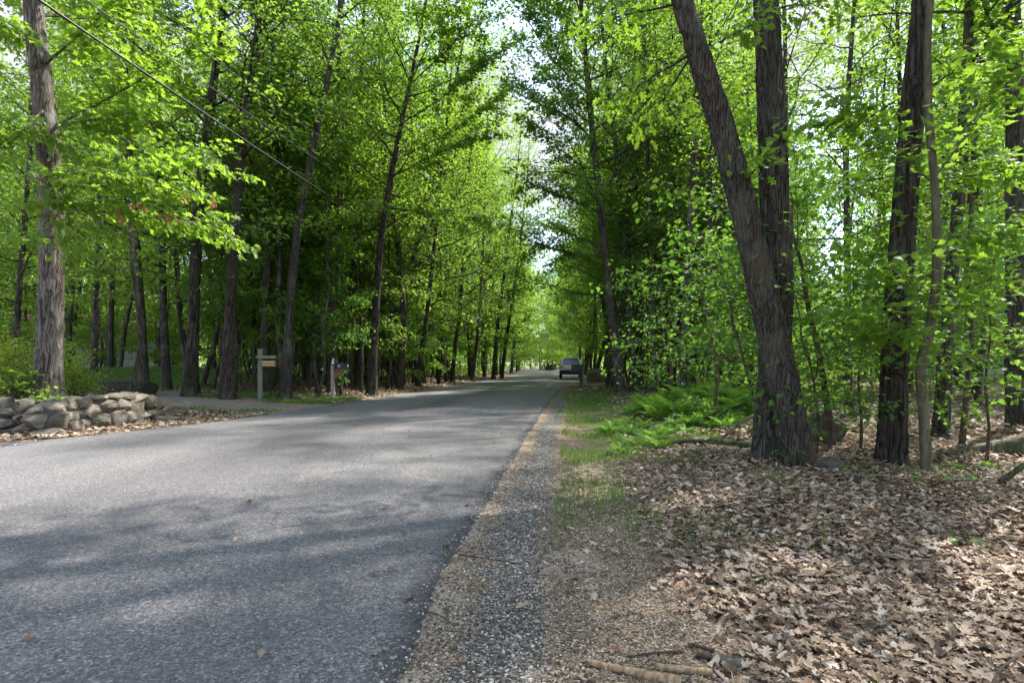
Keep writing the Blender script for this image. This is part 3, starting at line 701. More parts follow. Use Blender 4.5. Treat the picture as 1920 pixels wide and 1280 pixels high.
for (bx, by, w, D, up_, lab, s) in ML:
    tree_from_px('oak_tree' if s % 2 and s != 79 else 'maple_tree', lab, 'tree', [(bx, by, w * .95)] + [(a_, b_, c_ * .86) for a_, b_, c_ in up_], D, None, 'wood' if s not in (73, 74, 79) else 'dark', 'oak' if s % 3 == 0 else 'maple',
                 22 if s >= 76 and s < 86 else 16.5, (5.6 if s in (76, 77, 78, 79) else 2.6) if D > 18 or s == 76 else 3.6, 5.6 if s in (80, 81, 82, 83) else 4.2 if s in (78, 79) else 2.9 if s in (75, 76, 77) else 4.0, 46 if s in (78, 79) else 38, 9000 if s in (78, 79) else 6200, .115, MID, 14, .008 if D < 18 else 0, .25, s,
                 extra=None if s != 79 else [(P(755, 230, 20.5), P(940, 110, 19.5), .035, 9), (P(735, 330, 20.5), P(925, 260, 19), .03, 9), (P(768, 160, 20.5), P(930, 0, 20), .035, 9), (P(768, 160, 20.5), P(880, -60, 19), .03, 9), (P(725, 390, 20.5), P(900, 400, 20), .03, 9), (P(740, 300, 20.5), P(965, 190, 22), .03, 9), (P(720, 420, 20.5), P(600, 330, 23), .02, 8), (P(750, 250, 20.5), P(620, 120, 23), .02, 8)])

# ------------------------------------------------------------------ forest fill: prototypes, then copies
def proto(name, label, cat, seed, H, r, cb, CR, nb, nl, ls, bark, leaf, tm, lowt=0, elev=(16, 62), jit=(.22, .22, .09), group=None, seg=9, lean=.95):
    R = np.random.default_rng(seed)
    zz = np.linspace(-.15, H, 8)
    dx = np.cumsum(R.normal(0, lean * H / 60, 8)); dy = np.cumsum(R.normal(0, lean * H / 60, 8)); dx -= dx[0]; dy -= dy[0]
    path = np.stack([dx, dy, zz], 1); rad = r * (1 - .86 * np.linspace(0, 1, 8) ** 1.1)
    t = empty(name, (0, 0, 0), label, cat, group)
    tr, cr = grow(R, path, rad, cb, CR, nb, nl, ls, tm, seg, 0, .3, .6, elev=elev, jit=jit, lowtwigs=lowt)
    tr.build('trunk', BM[bark], t); cr.build('crown', LM[leaf], t)
    return t
G = {'L': 'forest trees massed along the left of the road', 'R': 'forest trees massed along the right of the road'}
mids = [proto('maple_tree', '-', 'tree', 100 + i, 14 + i % 3, .10 + .015 * (i % 3), 2.4 + .7 * (i % 3), 3.4, 40, 7000, .112, 'wood', ('maple', 'oak', 'maple')[i % 3], MID, 8) for i in range(5)]
fars = [proto('maple_tree', '-', 'tree', 120 + i, 15 + i % 2, .13, 1.6, 5.0, 42, 8600, .21, 'wood', ('maple', 'oak')[i % 2], KITE, 4, jit=(.3, .3, .13)) for i in range(4)]
poles = [proto('slender_tree', '-', 'tree', 140 + i, 10 + i, .062 + .012 * i, 4.6, 1.6, 20, 2000, .12, 'wood', 'maple', MID, 10, seg=7, lean=.7) for i in range(3)]
saps = [proto('sapling', '-', 'tree', 160 + i, 3.2 + .8 * i, .025 + .005 * i, .6, 1.5 + .15 * i, 18, 2300, .095, 'twig', ('under', 'maple', 'under', 'maple')[i], MID, 0, (-3, 28), (.12, .12, .04), seg=6) for i in range(4)]
used = set()
def put(src, x, y, rz, sc, label, group, tilt=(0, 0)):
    z = gzs(x, y)
    if src.name not in used:
        used.add(src.name); src.location = (x, y, z); src.rotation_euler = (*tilt, rz); src.scale = (sc, sc, sc) if np.isscalar(sc) else sc
        src['label'] = label; src['group'] = group; return src
    return copy_thing(src, (x, y, z), rz, sc, label, group, tilt)
R = np.random.default_rng(77)
placed = []
for o in bpy.data.objects:
    if o.get('category') == 'tree' and o.name.split('.')[0] in ('oak_tree', 'maple_tree') and o.name not in [p.name for p in mids + fars]: placed.append((o.location.x, o.location.y))
def ok(x, y, dmin, off, lst):
    ro, lo = x - redge(y), ledge(y) - x
    if max(ro, lo) < off: return False
    if seg_d(x, y, DRIVE) < 2.4 or seg_d(x, y, DRIVE_R) < 2.0: return False
    return all((x - a) ** 2 + (y - b) ** 2 > dmin ** 2 for a, b in lst)
KEEP = [(485, 17), (625, 18.5), (90, 12), (1083, 29)]
def blocks(x, y, w):
    px = CX + x / y * F
    return any(abs(px - k[0]) < w / y * F + 12 and y < k[1] + .6 for k in KEEP)
cnt = dict(L=0, R=0)
for y0, y1, n, dm in [(9, 24, 40, 1.9), (24, 42, 74, 2.6), (42, 66, 84, 3.8)]:
    for _ in range(n * 12):
        if n <= 0: break
        y = R.uniform(y0, y1); x = R.uniform(-.98 * y - 1, .98 * y + 1)
        if y < 12 and x < 3: continue
        if x > 0 and y < 10.5 and x < .75 * y: continue
        if not ok(x, y, dm, 1.0 if y > 24 else 1.9, placed): continue
        if x < -9 and y < 27 and abs(x + 17) < 7.5: continue      # the open grass bank
        if blocks(x, y, .25): continue
        if seg_d(x, y, [(4, 12), (13, 19)]) < 2.6: continue       # the sunny opening over the ferns
        if x - redge(y) > 0 and y < 20 and x < 5.2: continue
        side = 'L' if x < redge(y) else 'R'
        thin = R.random() < .42
        if seg_d(x, y, [(4.5, 6.5), (13, 13)]) < 1.8: continue
        if seg_d(x, y, [(6, 11), (32, 58)]) < 2.4 and not thin: continue
        src = poles[R.integers(3)] if thin else (mids[R.integers(5)] if y < 36 else fars[R.integers(4)])
        s = R.uniform(.85, 1.15); s = (s, s, s * (1.1 if thin else 1.3))
        if thin: lab = ('slender pole-thin tree among the massed trunks of the %s woods' % ('left' if side == 'L' else 'right'))
        else: lab = ('leafy forest tree among the massed trees of the %s woods' % ('left' if side == 'L' else 'right'))
        put(src, x, y, R.random() * 6.28, s, lab, G[side], (R.normal(0, .04), R.normal(0, .04)))
        placed.append((x, y)); n -= 1
n = 0
for _ in range(3000):
    if n >= 185: break
    y = R.uniform(17, 36); x = float(ledge(y)) - R.uniform(1.2, 11) if R.random() < .7 else float(redge(y)) + R.uniform(2.2, 9)
    if not ok(x, y, .75, 1.1, placed) or blocks(x, y, .12) or (x < -9 and y < 27 and abs(x + 17) < 6) or (x > 0 and y < 20): continue
    if seg_d(x, y, [(4, 12), (13, 19)]) < 2.6: continue
    put(poles[R.integers(3)], x, y, R.random() * 6.28, R.uniform(.7, 1.1), '-', G['L' if x < redge(y) else 'R'], (R.normal(0, .06), R.normal(0, .06)))
    placed.append((x, y)); n += 1
# trees lining the road further off, leaning in so their crowns arch over it
for side in ('L', 'R'):
    for y in np.concatenate([np.arange(25.5, 55, 5.4), np.arange(56, 150, 8)]):
        sgn = -1 if side == 'L' else 1
        x = float(ledge(y) - R.uniform(.9, 2.2)) if side == 'L' else float(redge(y) + R.uniform(1.0, 2.4))
        yy = float(y + R.uniform(-1.2, 1.2))
        if side == 'R' and (y < 38): x += 1.6
        if seg_d(x, yy, DRIVE_R) < 1.6 or (side == 'R' and 43 < y < 51): continue
        sc = R.uniform(.95, 1.2)
        put((mids if y < 45 else fars)[R.integers(4)], x, yy, R.random() * 6.28, (sc * 1.1, sc * 1.1, sc * (1.3 if y < 70 else 1.15)),
            'leafy tree lining the far stretch of the road on its %s side' % ('left' if side == 'L' else 'right'), 'trees lining the far stretch of road', (R.normal(0, .03), -sgn * R.uniform(.02, .10)))
# trees closing the view at the bend
for i in range(12):
    put(fars[i % 4], -16 + 4.2 * i + R.uniform(-1, 1), 176 + R.uniform(-4, 8), R.random() * 6, (1.35, 1.35, 1.3), 'distant tree closing the view beyond the road bend', 'trees closing the view at the bend')
for i, (x_, y_) in enumerate([(9.6, 158), (12.2, 146), (11.6, 166), (8.4, 172), (13.5, 156), (12.6, 136)]):
    put(fars[i % 4], x_, y_, i * 1.7, (1.3, 1.3, 1.75), 'distant tree closing the view beyond the road bend', 'trees closing the view at the bend')
# understory saplings
sp = []
n = 0
for _ in range(4000):
    if n >= 105: break
    y = 8 + 42 * R.random() ** 1.3; x = R.uniform(-.95 * y, .98 * y)
    if not ok(x, y, 1.15, 1.2 if y > 22 else 1.9, sp): continue
    if x < 0 and (y < 18 or (abs(x + 17) < 8 and y < 28)): continue
    if x > 0 and y < 19 and x < 2.8 + (y < 14) * 2.6: continue
    if x > 0 and y < 11.5: continue
    if blocks(x, y, 1.4): continue
    if abs(CX + x / y * F - 1110) < 110 and y < 40: continue
    side = 'left' if x < redge(y) else 'right'
    put(saps[R.integers(4)], x, y, R.random() * 6.28, R.uniform(.8, 1.2), 'leafy understory sapling among the trunks of the %s woods' % side, 'understory saplings in the %s woods' % side)
    sp.append((x, y)); n += 1

n = 0
for _ in range(3000):
    if n >= 34: break
    y = R.uniform(16.5, 34); x = float(ledge(y)) - R.uniform(1.3, 5.5)
    if not ok(x, y, 1.2, 1.0, sp) or blocks(x, y, 1.7) or (x < -9 and abs(x + 17) < 7): continue
    put(saps[R.integers(4)], x, y, R.random() * 6.28, (1.0, 1.0, R.uniform(1.1, 1.9)), '-', 'understory saplings in the left woods'); sp.append((x, y)); n += 1
# a label of its own for every tree of the woods: its kind, what it stands behind, its turn counted from the camera
MARKS = [(15, 'the yellow-green shrub at left'), (90, 'the thick grey oak'), (180, 'the grass bank at left'), (272, 'the grey bank trunk'), (313, 'the dark trunk beside it'), (356, 'the stout dark driveway trunk'),
    (425, 'the trunk left of the sign'), (488, 'the hanging name sign'), (540, 'the curving brown trunk'), (588, 'the gap between name sign and black mailbox'), (665, 'the grey trunk right of the black mailbox'), (635, 'the black mailbox at left'), (700, 'the dark left road-edge trunk'), (745, 'the reddish leaning trunk'),
    (795, 'the halfway leaning left trunk'), (860, 'the thin far left trunk'), (930, 'the two stems at the road bend'), (1090, 'the dark green mailbox'), (1150, 'the bent road-edge trunk'), (1210, 'the slender trunk row at right'),
    (1290, 'the reddish trunk behind the ferns'), (1334, 'the grey trunk behind the ferns'), (1390, 'the fern patch at right'), (1460, 'the twin-trunk oak'), (1530, 'the leaning thin sapling'), (1590, 'the narrow dark trunk'),
    (1680, 'the dark furrowed trunk'), (1745, 'the slim forked sapling'), (1800, 'the fallen birch log'), (1905, 'the broad trunk at the right edge')]
ORD = ['nearest', 'second nearest', 'third nearest', 'fourth nearest', 'fifth nearest', 'sixth nearest', 'seventh nearest', 'eighth nearest', 'ninth nearest', 'tenth nearest', 'eleventh nearest', 'twelfth nearest', 'thirteenth nearest', 'fourteenth nearest', 'fifteenth nearest'] + [w + ' nearest' for w in 'sixteenth seventeenth eighteenth nineteenth twentieth twenty-first twenty-second twenty-third twenty-fourth twenty-fifth twenty-sixth twenty-seventh twenty-eighth twenty-ninth thirtieth'.split()] + ['farthest']
KINDNAME = {'maple_tree': 'leafy forest tree', 'slender_tree': 'slender pole-thin tree', 'sapling': 'low leafy sapling'}
bins = {}
for o in bpy.data.objects:
    if o.get('group') and ('massed along' in o['group'] or 'understory saplings' in o['group']):
        px = CX + o.location.x / o.location.y * F
        mk = min(MARKS, key=lambda q: abs(q[0] - px))[1]
        bins.setdefault((o.name.split('.')[0], mk), []).append(o)
for side in ('left', 'right'):
    obs = sorted([o for o in bpy.data.objects if o.get('group') == 'trees lining the far stretch of road' and ('on its ' + side) in o['label']], key=lambda o: o.location.y)
    for i, o in enumerate(obs): o['label'] = '%s leafy tree lining the far stretch of road on the %s' % (ORD[min(i, 30)], side)
obs = sorted([o for o in bpy.data.objects if o.get('group') == 'trees closing the view at the bend'], key=lambda o: o.location.x)
for i, o in enumerate(obs): o['label'] = '%s from the left of the distant trees closing the road bend' % ORD[min(i, 30)].replace(' nearest', '').replace('nearest', 'first').replace('farthest', 'last')
for (kd, mk), obs in bins.items():
    obs.sort(key=lambda o: o.location.y)
    for i, o in enumerate(obs): o['label'] = '%s %s behind %s' % (ORD[min(i, 30)], KINDNAME[kd], mk)

# trees beside the photographer whose crowns shade the foreground
for i, (x, y) in enumerate([(10.5, 1.2), (16, 9), (4.6, -2.6), (9.5, -.5), (7.5, -5), (12, 3.2), (13, 8)]):
    put(mids[i % 5], x, y, i * 1.3, 1.0, '%s roadside tree whose trunk stands outside the right edge' % ORD[i], 'trees outside the right edge')

# pines on the right beyond the truck
def pine(seed, H, CR):
    R = np.random.default_rng(seed)
    t = empty('pine_tree', (0, 0, 0), 'tall dark pine', 'tree', 'pines beyond the parked car')
    path = np.array([[0, 0, z] for z in np.linspace(-.2, H, 8)]); rad = .2 * (1 - .9 * np.linspace(0, 1, 8))
    tr, cr, fol = Acc(), Acc(), Foliage(); tube(tr, path, rad, 9)
    for i in range(60):
        z = 4 + (H - 4) * i / 60; az = i * 2.4; L = CR * (1 - .75 * i / 60) * R.uniform(.7, 1.1)
        limb(tr, fol, R, (0, 0, z), (math.cos(az), math.sin(az), .12), L, .03, 5, 4, .3)
    n = 9000; a = np.array(fol.a); b = np.array(fol.b); w = np.array(fol.w); w /= w.sum(); kk = R.choice(len(a), n, p=w); u = R.random(n)[:, None]
    pos = a[kk] * (1 - u) + b[kk] * u + R.normal(0, .08, (n, 3)); d = (b - a)[kk]; d /= np.linalg.norm(d, axis=1, keepdims=True); d = d * .6 + R.normal(0, .6, (n, 3)); d[:, 2] += .3
    nd = (np.array([(0, 0, 0), (.4, .09, 0), (1, 0, 0), (.4, -.09, 0)], float), np.array([(0, 1, 2), (0, 2, 3)]))
    leaves(cr, pos, d, R.normal(0, 1, (n, 3)), R.uniform(.2, .42, n), nd)
    tr.build('trunk', BM['dark'], t); cr.build('crown', LM['pine'], t); return t
pn = pine(1, 17, 3.6); pn.location = (8.6, 66, 0)
pn['label'] = 'tall dark pine beyond the parked car with tiered boughs against the sky gap'
copy_thing(pn, (10.8, 86, 0), 2, 1.15, 'larger dark pine further along the right side of the road')
copy_thing(pn, (-4.5, 92, 0), 4, 1.0, 'dark pine among the trees on the left side of the far road')
copy_thing(pn, (14, 112, 0), 1, 1.25, 'hazy blue-green pine behind the far end of the road')

# far wood as a mass: crowns and stems beyond the trees one can tell apart
R = np.random.default_rng(3)
fw, fs = Acc(), Acc()
clumps = []
for _ in range(6000):
    y = R.uniform(60, 130) if R.random() < .7 else R.uniform(185, 230); x = R.uniform(-1.02 * y, 1.02 * y)
    if y < 180 and max(x - redge(y), ledge(y) - x) < 6: continue
    if len(clumps) > 620: break
    clumps.append((x, y))
cp = np.array(clumps)
n = 130000
kk = R.integers(0, len(cp), n); u = R.normal(0, 1, (n, 3)); u /= np.linalg.norm(u, axis=1, keepdims=True); rr = R.random(n) ** .5
base_h = R.uniform(1.0, 9.5, len(cp))
pos = np.stack([cp[kk, 0], cp[kk, 1], base_h[kk]], 1) + u * rr[:, None] * [3.6, 3.6, 6.0]
pos[:, 2] = np.abs(pos[:, 2]) + .1
m_ = 42000; uy = R.uniform(44, 135, m_); ux = R.uniform(-1.0, 1.0, m_) * uy; kq = np.maximum(ux - redge(uy), ledge(uy) - ux) > 2.2; ux, uy = ux[kq], uy[kq]; m_ = len(ux)
uz = np.abs(R.normal(0, 1.0, m_)) * n2(ux, uy, .3, 2) * 1.6
leaves(fw, np.stack([ux, uy, uz], 1), R.normal(0, 1, (m_, 3)), np.array([0, 0, 1.]) + R.normal(0, .6, (m_, 3)), R.uniform(.18, .42, m_), KITE)
leaves(fw, pos, R.normal(0, 1, (n, 3)), np.array([0, 0, 1.]) + R.normal(0, .6, (n, 3)), R.uniform(.3, .6, n) * np.where(cp[kk, 1] > 180, 2.2, 1), KITE)
fo = fw.build('distant_woods', LM['maple']); tag(fo, 'mass of distant green foliage deep in the woods', 'woods', None, 'stuff')

# ------------------------------------------------------------------ shrubs behind the wall
def bush(px, py, D, rx, rz, n, label, leaf='shrub', ls=.055, seed=1, tm=OVAL, name='shrub'):
    R = np.random.default_rng(seed); c = P(px, py, D); z0 = gzs(c[0], c[1])
    t = empty(name, (c[0], c[1], z0), label, 'shrub')
    tr, cr, fol = Acc(), Acc(), Foliage()
    for i in range(46):
        az = R.random() * 6.28; e = R.uniform(.15, 1.45)
        L = R.uniform(.55, 1.0)
        d = np.array([math.cos(az) * math.cos(e) * rx, math.sin(az) * math.cos(e) * rx, math.sin(e) * rz])
        limb(tr, fol, R, (R.normal(0, .1), R.normal(0, .1), 0), d, np.linalg.norm(d) * L, .012, 4, 4, .1, .45)
    fol.scatter(cr, n, ls, tm, R, (.07, .07, .06), .7, .1)
    tr.build('stems', BM['twig'], t); cr.build('leaves', LM[leaf], t); return t
bush(15, 700, 13.5, 1.5, 1.55, 6500, 'yellow-green rounded shrub left of the grey oak behind the wall', seed=3, ls=.07)
bush(135, 700, 13.8, .75, 1.35, 3200, 'narrower yellow-green shrub just right of the grey oak trunk', seed=4, ls=.065)
bush(30, 760, 10.6, .35, .9, 260, 'spindly leafy seedling growing behind the stone wall at the left edge', 'maple', .09, 5, MID, 'seedling')
bush(95, 745, 10.3, .3, .45, 160, 'small green seedling at the foot of the grey oak', 'maple', .08, 6, MID, 'seedling')

# ------------------------------------------------------------------ ferns
def fern_mesh(seed, L=.6, nf=10):
    R = np.random.default_rng(seed); a = Acc()
    for i in range(nf):
        az = i / nf * 6.28 + R.normal(0, .2); le = L * R.uniform(.7, 1.1); el = R.uniform(.7, 1.25)
        n = 26; u = np.linspace(0, 1, n)
        th = el - u * R.uniform(.9, 1.5)
        hx = np.cumsum(np.cos(th)) * le / n; hz = np.cumsum(np.sin(th)) * le / n
        pts = np.stack([hx * math.cos(az), hx * math.sin(az), hz], 1)
        tube(a, pts[::3], .0025, 3, False)
        ax = np.gradient(pts, axis=0); ax /= np.linalg.norm(ax, axis=1, keepdims=True)
        side = np.array([-math.sin(az), math.cos(az), 0])
        w = .30 * le * np.sin(np.clip(u * 1.05, 0, 1) * np.pi) ** .7 * (1 - u * .35)
        nr = np.cross(ax, side)
        for s in (-1, 1):
            d = side * s + ax * .35 - np.array([0, 0, .18])
            m = u > .12
            tm = (np.array([(0, 0, 0), (.3, .11, 0), (.7, .07, -.02), (1, 0, -.06), (.7, -.07, -.02), (.3, -.11, 0)], float), np.array([(0, 1, 2), (0, 2, 3), (0, 3, 4), (0, 4, 5)]))
            leaves(a, pts[m], d[m] + R.normal(0, .05, (m.sum(), 3)), nr[m] * (1 if s > 0 else 1), w[m], tm)
    return a.mesh('fern', LM['fern'])
FM = [fern_mesh(i, .62 + .08 * i) for i in range(4)]
R = np.random.default_rng(12)
fi = 0
def fern(x, y, s, label, group):
    global fi
    o = link('fern', FM[fi % 4]); fi += 1
    o.location = (x, y, gzs(x, y) - .01); o.rotation_euler = (R.normal(0, .08), R.normal(0, .08), R.random() * 6.28); o.scale = (s,) * 3
    return tag(o, label, 'fern', group)
for i in range(54):
    y = R.uniform(11, 15); x = R.uniform(.215, .43) * y
    fern(x, y, R.uniform(.8, 1.25) * (.75 + .5 * np.exp(-((x / y - .34) / .07) ** 2)), 'bright green fern in the fern patch left of the twin-trunk oak', 'ferns in the patch by the twin-trunk oak')
for i in range(16):
    y = R.uniform(7.0, 10.5); x = redge(y) + R.uniform(1.1, 2.0)
    fern(float(x), y, R.uniform(.4, .6), 'small low fern scattered on the grassy verge', 'small ferns on the verge')
for i in range(8):
    y = R.uniform(9.2, 10.6); x = R.uniform(2.6, 4.2)
    fern(x, y, R.uniform(.45, .75), 'mid-sized fern in the leaf litter before the fern patch', 'ferns before the patch')

for grp, txt in (('small ferns on the verge', '%s of the small low ferns on the grassy verge'), ('ferns before the patch', '%s of the mid-sized ferns in the litter before the fern patch')):
    for i, o in enumerate(sorted([o for o in bpy.data.objects if o.get('group') == grp], key=lambda o: o.location.y)): o['label'] = txt % ORD[min(i, 30)]
# ------------------------------------------------------------------ small broadleaf seedlings on the litter
def seedling(px, py, label, n=9, r=.16, h=.14, seed=1, ls=.085):
    R = np.random.default_rng(seed); D = EYE * F / (py - HY); c = P(px, py, D); z0 = gzs(c[0], c[1])
    t = empty('seedling', (c[0], c[1], z0), label, 'seedling')
    st, lf = Acc(), Acc()
    for i in range(n):
        az = i * 2.4; rr = r * math.sqrt((i + .5) / n)
        tip = np.array([math.cos(az) * rr, math.sin(az) * rr, h * R.uniform(.6, 1.1)])
        tube(st, [(0, 0, -.02), tip * [.4, .4, .7], tip], [.003, .002, .0015], 4, False)
        leaves(lf, tip[None], np.array([[math.cos(az), math.sin(az), -.1]]), np.array([[0, 0, 1.0]]) + R.normal(0, .2, (1, 3)), np.array([ls * R.uniform(.7, 1.2)]), MAPLE)
    st.build('stem', BM['twig'], t); lf.build('leaves', LM['under'], t)
seedling(1475, 900, 'seedling against the left root of the right oak trunk', 6, .1, .2, 1)
seedling(1605, 920, 'few-leaved maple seedling between the twin-trunk oak and dark trunk', 6, .12, .16, 2, .1)
seedling(1752, 925, 'broad-leaved seedling cluster right of the slim sapling base', 14, .25, .16, 3, .1)
seedling(1830, 925, 'broad-leaved seedling cluster at the foot of the leaning stick', 12, .22, .18, 4, .1)
seedling(1812, 1012, 'lone pale green seedling out on the dry leaves', 7, .09, .08, 5, .055)
seedling(1160, 845, 'small seedling at the edge of the grassy verge', 7, .12, .12, 6, .06)
seedling(1252, 945, 'tiny bright seedling by the dark twigs on the verge', 6, .06, .06, 7, .04)
seedling(1640, 1245, 'tiny lime green sprout low in the foreground litter', 4, .03, .03, 8, .035)
seedling(1530, 1180, 'tiny sprig of small leaves in the foreground litter', 7, .06, .04, 9, .025)
seedling(1430, 1075, 'small pale sprig where gravel meets the litter', 6, .05, .04, 10, .025)
seedling(190, 805, 'little fern-like green sprig against the face of the stone wall', 7, .12, .15, 11, .07)

# ------------------------------------------------------------------ deadwood and sticks
def stick(name, label, cat, a, b, r0, r1, bark, mid=(0, 0, 0), seg=10, rough=0.0, step=.03, twigs=0, seed=1):
    R = np.random.default_rng(seed)
    a, b = np.array(a, float), np.array(b, float); m = (a + b) / 2 + np.array(mid)
    o0 = (a + b) / 2
    pr = resample(np.column_stack([np.vstack([a, m, b]) - o0, [r0, (r0 + r1) / 2, r1]]), step)
    pr[:, :3] += (np.stack([n2(pr[:, 0] + i * 5 + seed, pr[:, 1], 3, i) for i in range(3)], 1) - .5) * max(.02, r0 * .8) * [1, 1, .3]
    ac = Acc(); tube(ac, pr[:, :3], pr[:, 3], seg, True, rough, (30, 30, 30)); tube(ac, pr[::-1, :3][-2:], pr[::-1, 3][-2:], seg, True)
    for i in range(twigs):
        k = R.integers(2, len(pr) - 2); d = R.normal(0, 1, 3) * [1, 1, .3]; d /= np.linalg.norm(d); L = R.uniform(.08, .3)
        tube(ac, [pr[k, :3], pr[k, :3] + d * L * .5, pr[k, :3] + d * L + [0, 0, .01]], [r1 * .6, r1 * .4, r1 * .2], 4, False)
    ob = ac.build(name, BM[bark]); ob.location = tuple(o0)
    return tag(ob, label, cat)
def gp(px, py, up=0.0):
    D = EYE * F / (py - HY); c = P(px, py, D); return (c[0], c[1], gzs(c[0], c[1]) + up)
stick('fallen_log', 'mossy fallen birch log lying on the litter at the right edge', 'log', P(1745, 862, 6.9), P(1990, 822, 6.3), .085, .11, 'birch', (0, 0, 0), 20, .008)
stick('fallen_log', 'thin mossy fallen log lying between the ferns and the twin-trunk oak', 'log', gp(1235, 832, .03), gp(1420, 838, .05), .035, .05, 'mossy', (0, 0, .03), 12, .01)
stick('fallen_branch', 'bare curved branch reaching left from the foot of the twin-trunk oak', 'branch', gp(1345, 835, .1), gp(1425, 812, .25), .018, .03, 'mossy', (0, 0, .05), 8)
stick('fallen_branch', 'slanting dead stick propped up at the far right edge', 'branch', gp(1868, 930, 0), P(1925, 868, 4.6), .03, .02, 'mossy', (0, 0, 0), 8)
stick('fallen_branch', 'forked root-like branch lying before the dark furrowed trunk', 'branch', gp(1610, 905, .03), gp(1705, 905, .03), .014, .012, 'twig', (0, .1, .05), 8, 0, .03, 3)
stick('wood_chunk', 'pale splintered strip of bare wood lying lowest on the gravel', 'stick', gp(1105, 1228, .012), gp(1278, 1256, .012), .012, .02, 'bare', (0, 0, 0), 9, .006, .01)
stick('wood_chunk', 'short pinkish stick lying right of the pale splintered strip', 'stick', gp(1232, 1232, .014), gp(1335, 1232, .014), .014, .013, 'bare', (0, 0, 0), 10, .003, .01)
stick('fallen_branch', 'short lichen-crusted branch piece in the foreground gravel', 'branch', gp(1306, 1200, .015), gp(1390, 1215, .018), .014, .019, 'lichen', (0, 0, 0), 12, .008, .01)
stick('fallen_branch', 'thin grey twig slanting above the lichen-crusted branch', 'branch', gp(1284, 1180, .012), gp(1340, 1195, .02), .008, .009, 'twig', (0, 0, 0), 8)
stick('fallen_branch', 'long thin twig lying left of the lichen-crusted branch', 'branch', gp(1175, 1212, .008), gp(1280, 1197, .012), .004, .006, 'twig', (0, 0, .005), 6)
stick('fallen_branch', 'stubby broken brown branch end on the gravel near the pine cone', 'branch', gp(1364, 1116, .015), gp(1400, 1106, .02), .012, .017, 'mossy', (0, 0, 0), 10, .004, .01)
stick('fallen_branch', 'thin forked twig lying off the road edge on the pale sand', 'branch', gp(862, 1042, .008), gp(990, 1056, .008), .005, .004, 'twig', (0, 0, 0), 6, 0, .03, 2)
stick('fallen_branch', 'dark bent twig across the verge below the grass tuft', 'branch', gp(1195, 960, .01), gp(1285, 978, .015), .009, .006, 'twig', (0, .05, .01), 6, 0, .03, 3)
stick('fallen_branch', 'fine curved twig at the bottom right corner', 'branch', gp(1845, 1275, .02), gp(1915, 1190, .04), .006, .004, 'twig', (-.02, 0, .03), 6, 0, .03, 1)
stick('fallen_branch', 'grey stick half under the leaves right of the lichen-crusted branch', 'branch', gp(1615, 1165, .02), gp(1680, 1195, .02), .007, .009, 'twig', (0, 0, .01), 6)
stick('fallen_branch', 'short upright-looking pale twig low in the foreground litter', 'branch', gp(1648, 1250, .02), gp(1652, 1275, .02), .008, .008, 'bare', (0, 0, .005), 6)
for k, (a, b, w) in enumerate([((795, 1150), (850, 1180), 'nearest the road edge'), ((1450, 1130), (1560, 1160), 'where the gravel meets the dry leaves'), ((1290, 1010), (1330, 990), 'under the thin grass'), ((1470, 1210), (1590, 1260), 'among the foreground leaves')]):
    stick('fallen_branch', 'fine brown twig lying ' + w, 'branch', gp(*a, .006), gp(*b, .01), .003, .0035, 'twig', (.01, .01, .004), 5, 0, .02, 2, k)
# pine cone
pc = Acc(); c0 = gp(1346, 1130, .02)
for i in range(60):
    u = i / 60; th = i * 2.4; r = .017 * math.sin(math.pi * (.12 + .8 * u)); p = np.array([[(u - .5) * .055, math.cos(th) * r * .6, math.sin(th) * r * .6]])
    leaves(pc, p, np.array([[.5, math.cos(th), math.sin(th)]]), np.array([[1.0, 0, 0]]), np.array([.012]), KITE)
tube(pc, [(-.026, 0, 0), (0, 0, 0), (.026, 0, 0)], [.006, .01, .005], 8)
o = pc.build('pine_cone', plain('cone_scale', (.05, .035, .025))); o.location = c0; o.rotation_euler = (0, 0, .6); tag(o, 'small dark pine cone on the gravel beside the broken branch end', 'pine cone')

# ------------------------------------------------------------------ ground litter, gravel, grass (uncountable)
R = np.random.default_rng(40)
def scatter_xy(n, yr, fx, pw=1.0):
    y = yr[0] + (yr[1] - yr[0]) * R.random(n) ** pw; lo, hi = fx(y); return lo + (hi - lo) * R.random(n), y
lit = Acc()
def litter(n, yr, fx, tm, ls, pw=1.0, lift=.02, prob=None):
    x, y = scatter_xy(n, yr, fx, pw)
    if prob is not None:
        m = R.random(n) < prob(x, y); x, y = x[m], y[m]
    m = np.maximum(x - redge(y), ledge(y) - x) > .04; x, y = x[m], y[m]; n = len(x)
    z = gz(x, y) + R.random(n) * lift + .004
    az = R.random(n) * 6.28
    d = np.stack([np.cos(az), np.sin(az), R.normal(0, .18, n)], 1); nr = np.array([0, 0, 1.]) + R.normal(0, .21, (n, 3))
    nr[:, 2] = np.abs(nr[:, 2]) * np.where(R.random(n) < .35, -1, 1)
    leaves(lit, np.stack([x, y, z], 1), d, nr, ls * R.uniform(.6, 1.3, n), tm)
curl = _tmpl([(0, 0), (.12, .04), (.2, .22), (.33, .10), (.48, .38), (.58, .13), (.78, .28), (.82, .1), (1, 0)], .5, .3, -.18)
curl2 = _tmpl([(0, 0), (.12, .04), (.2, .18), (.33, .10), (.48, .26), (.58, .13), (.78, .2), (.82, .1), (1, 0)], .5, .6, -.35)
RAG = _tmpl([(0, 0), (.1, .3), (.45, .15), (.55, .38), (.8, .3), (.9, .05)], .4, .5, .4)
edgeprob = lambda x, y: np.clip((x - redge(y) - 1.0 + .35 * (n2(x, y, 1.7, 2) - .5) - .1 * np.clip(y - 6, 0, 5)) / 1.0, .02, 1) * np.clip(1.3 - .6 * n2(x, y, 2.5, 5), .3, 1)
litter(23000, (1.75, 7.5), lambda y: (redge(y) + .5, 1.0 * y + .3), curl, .062, .75, .035, edgeprob)
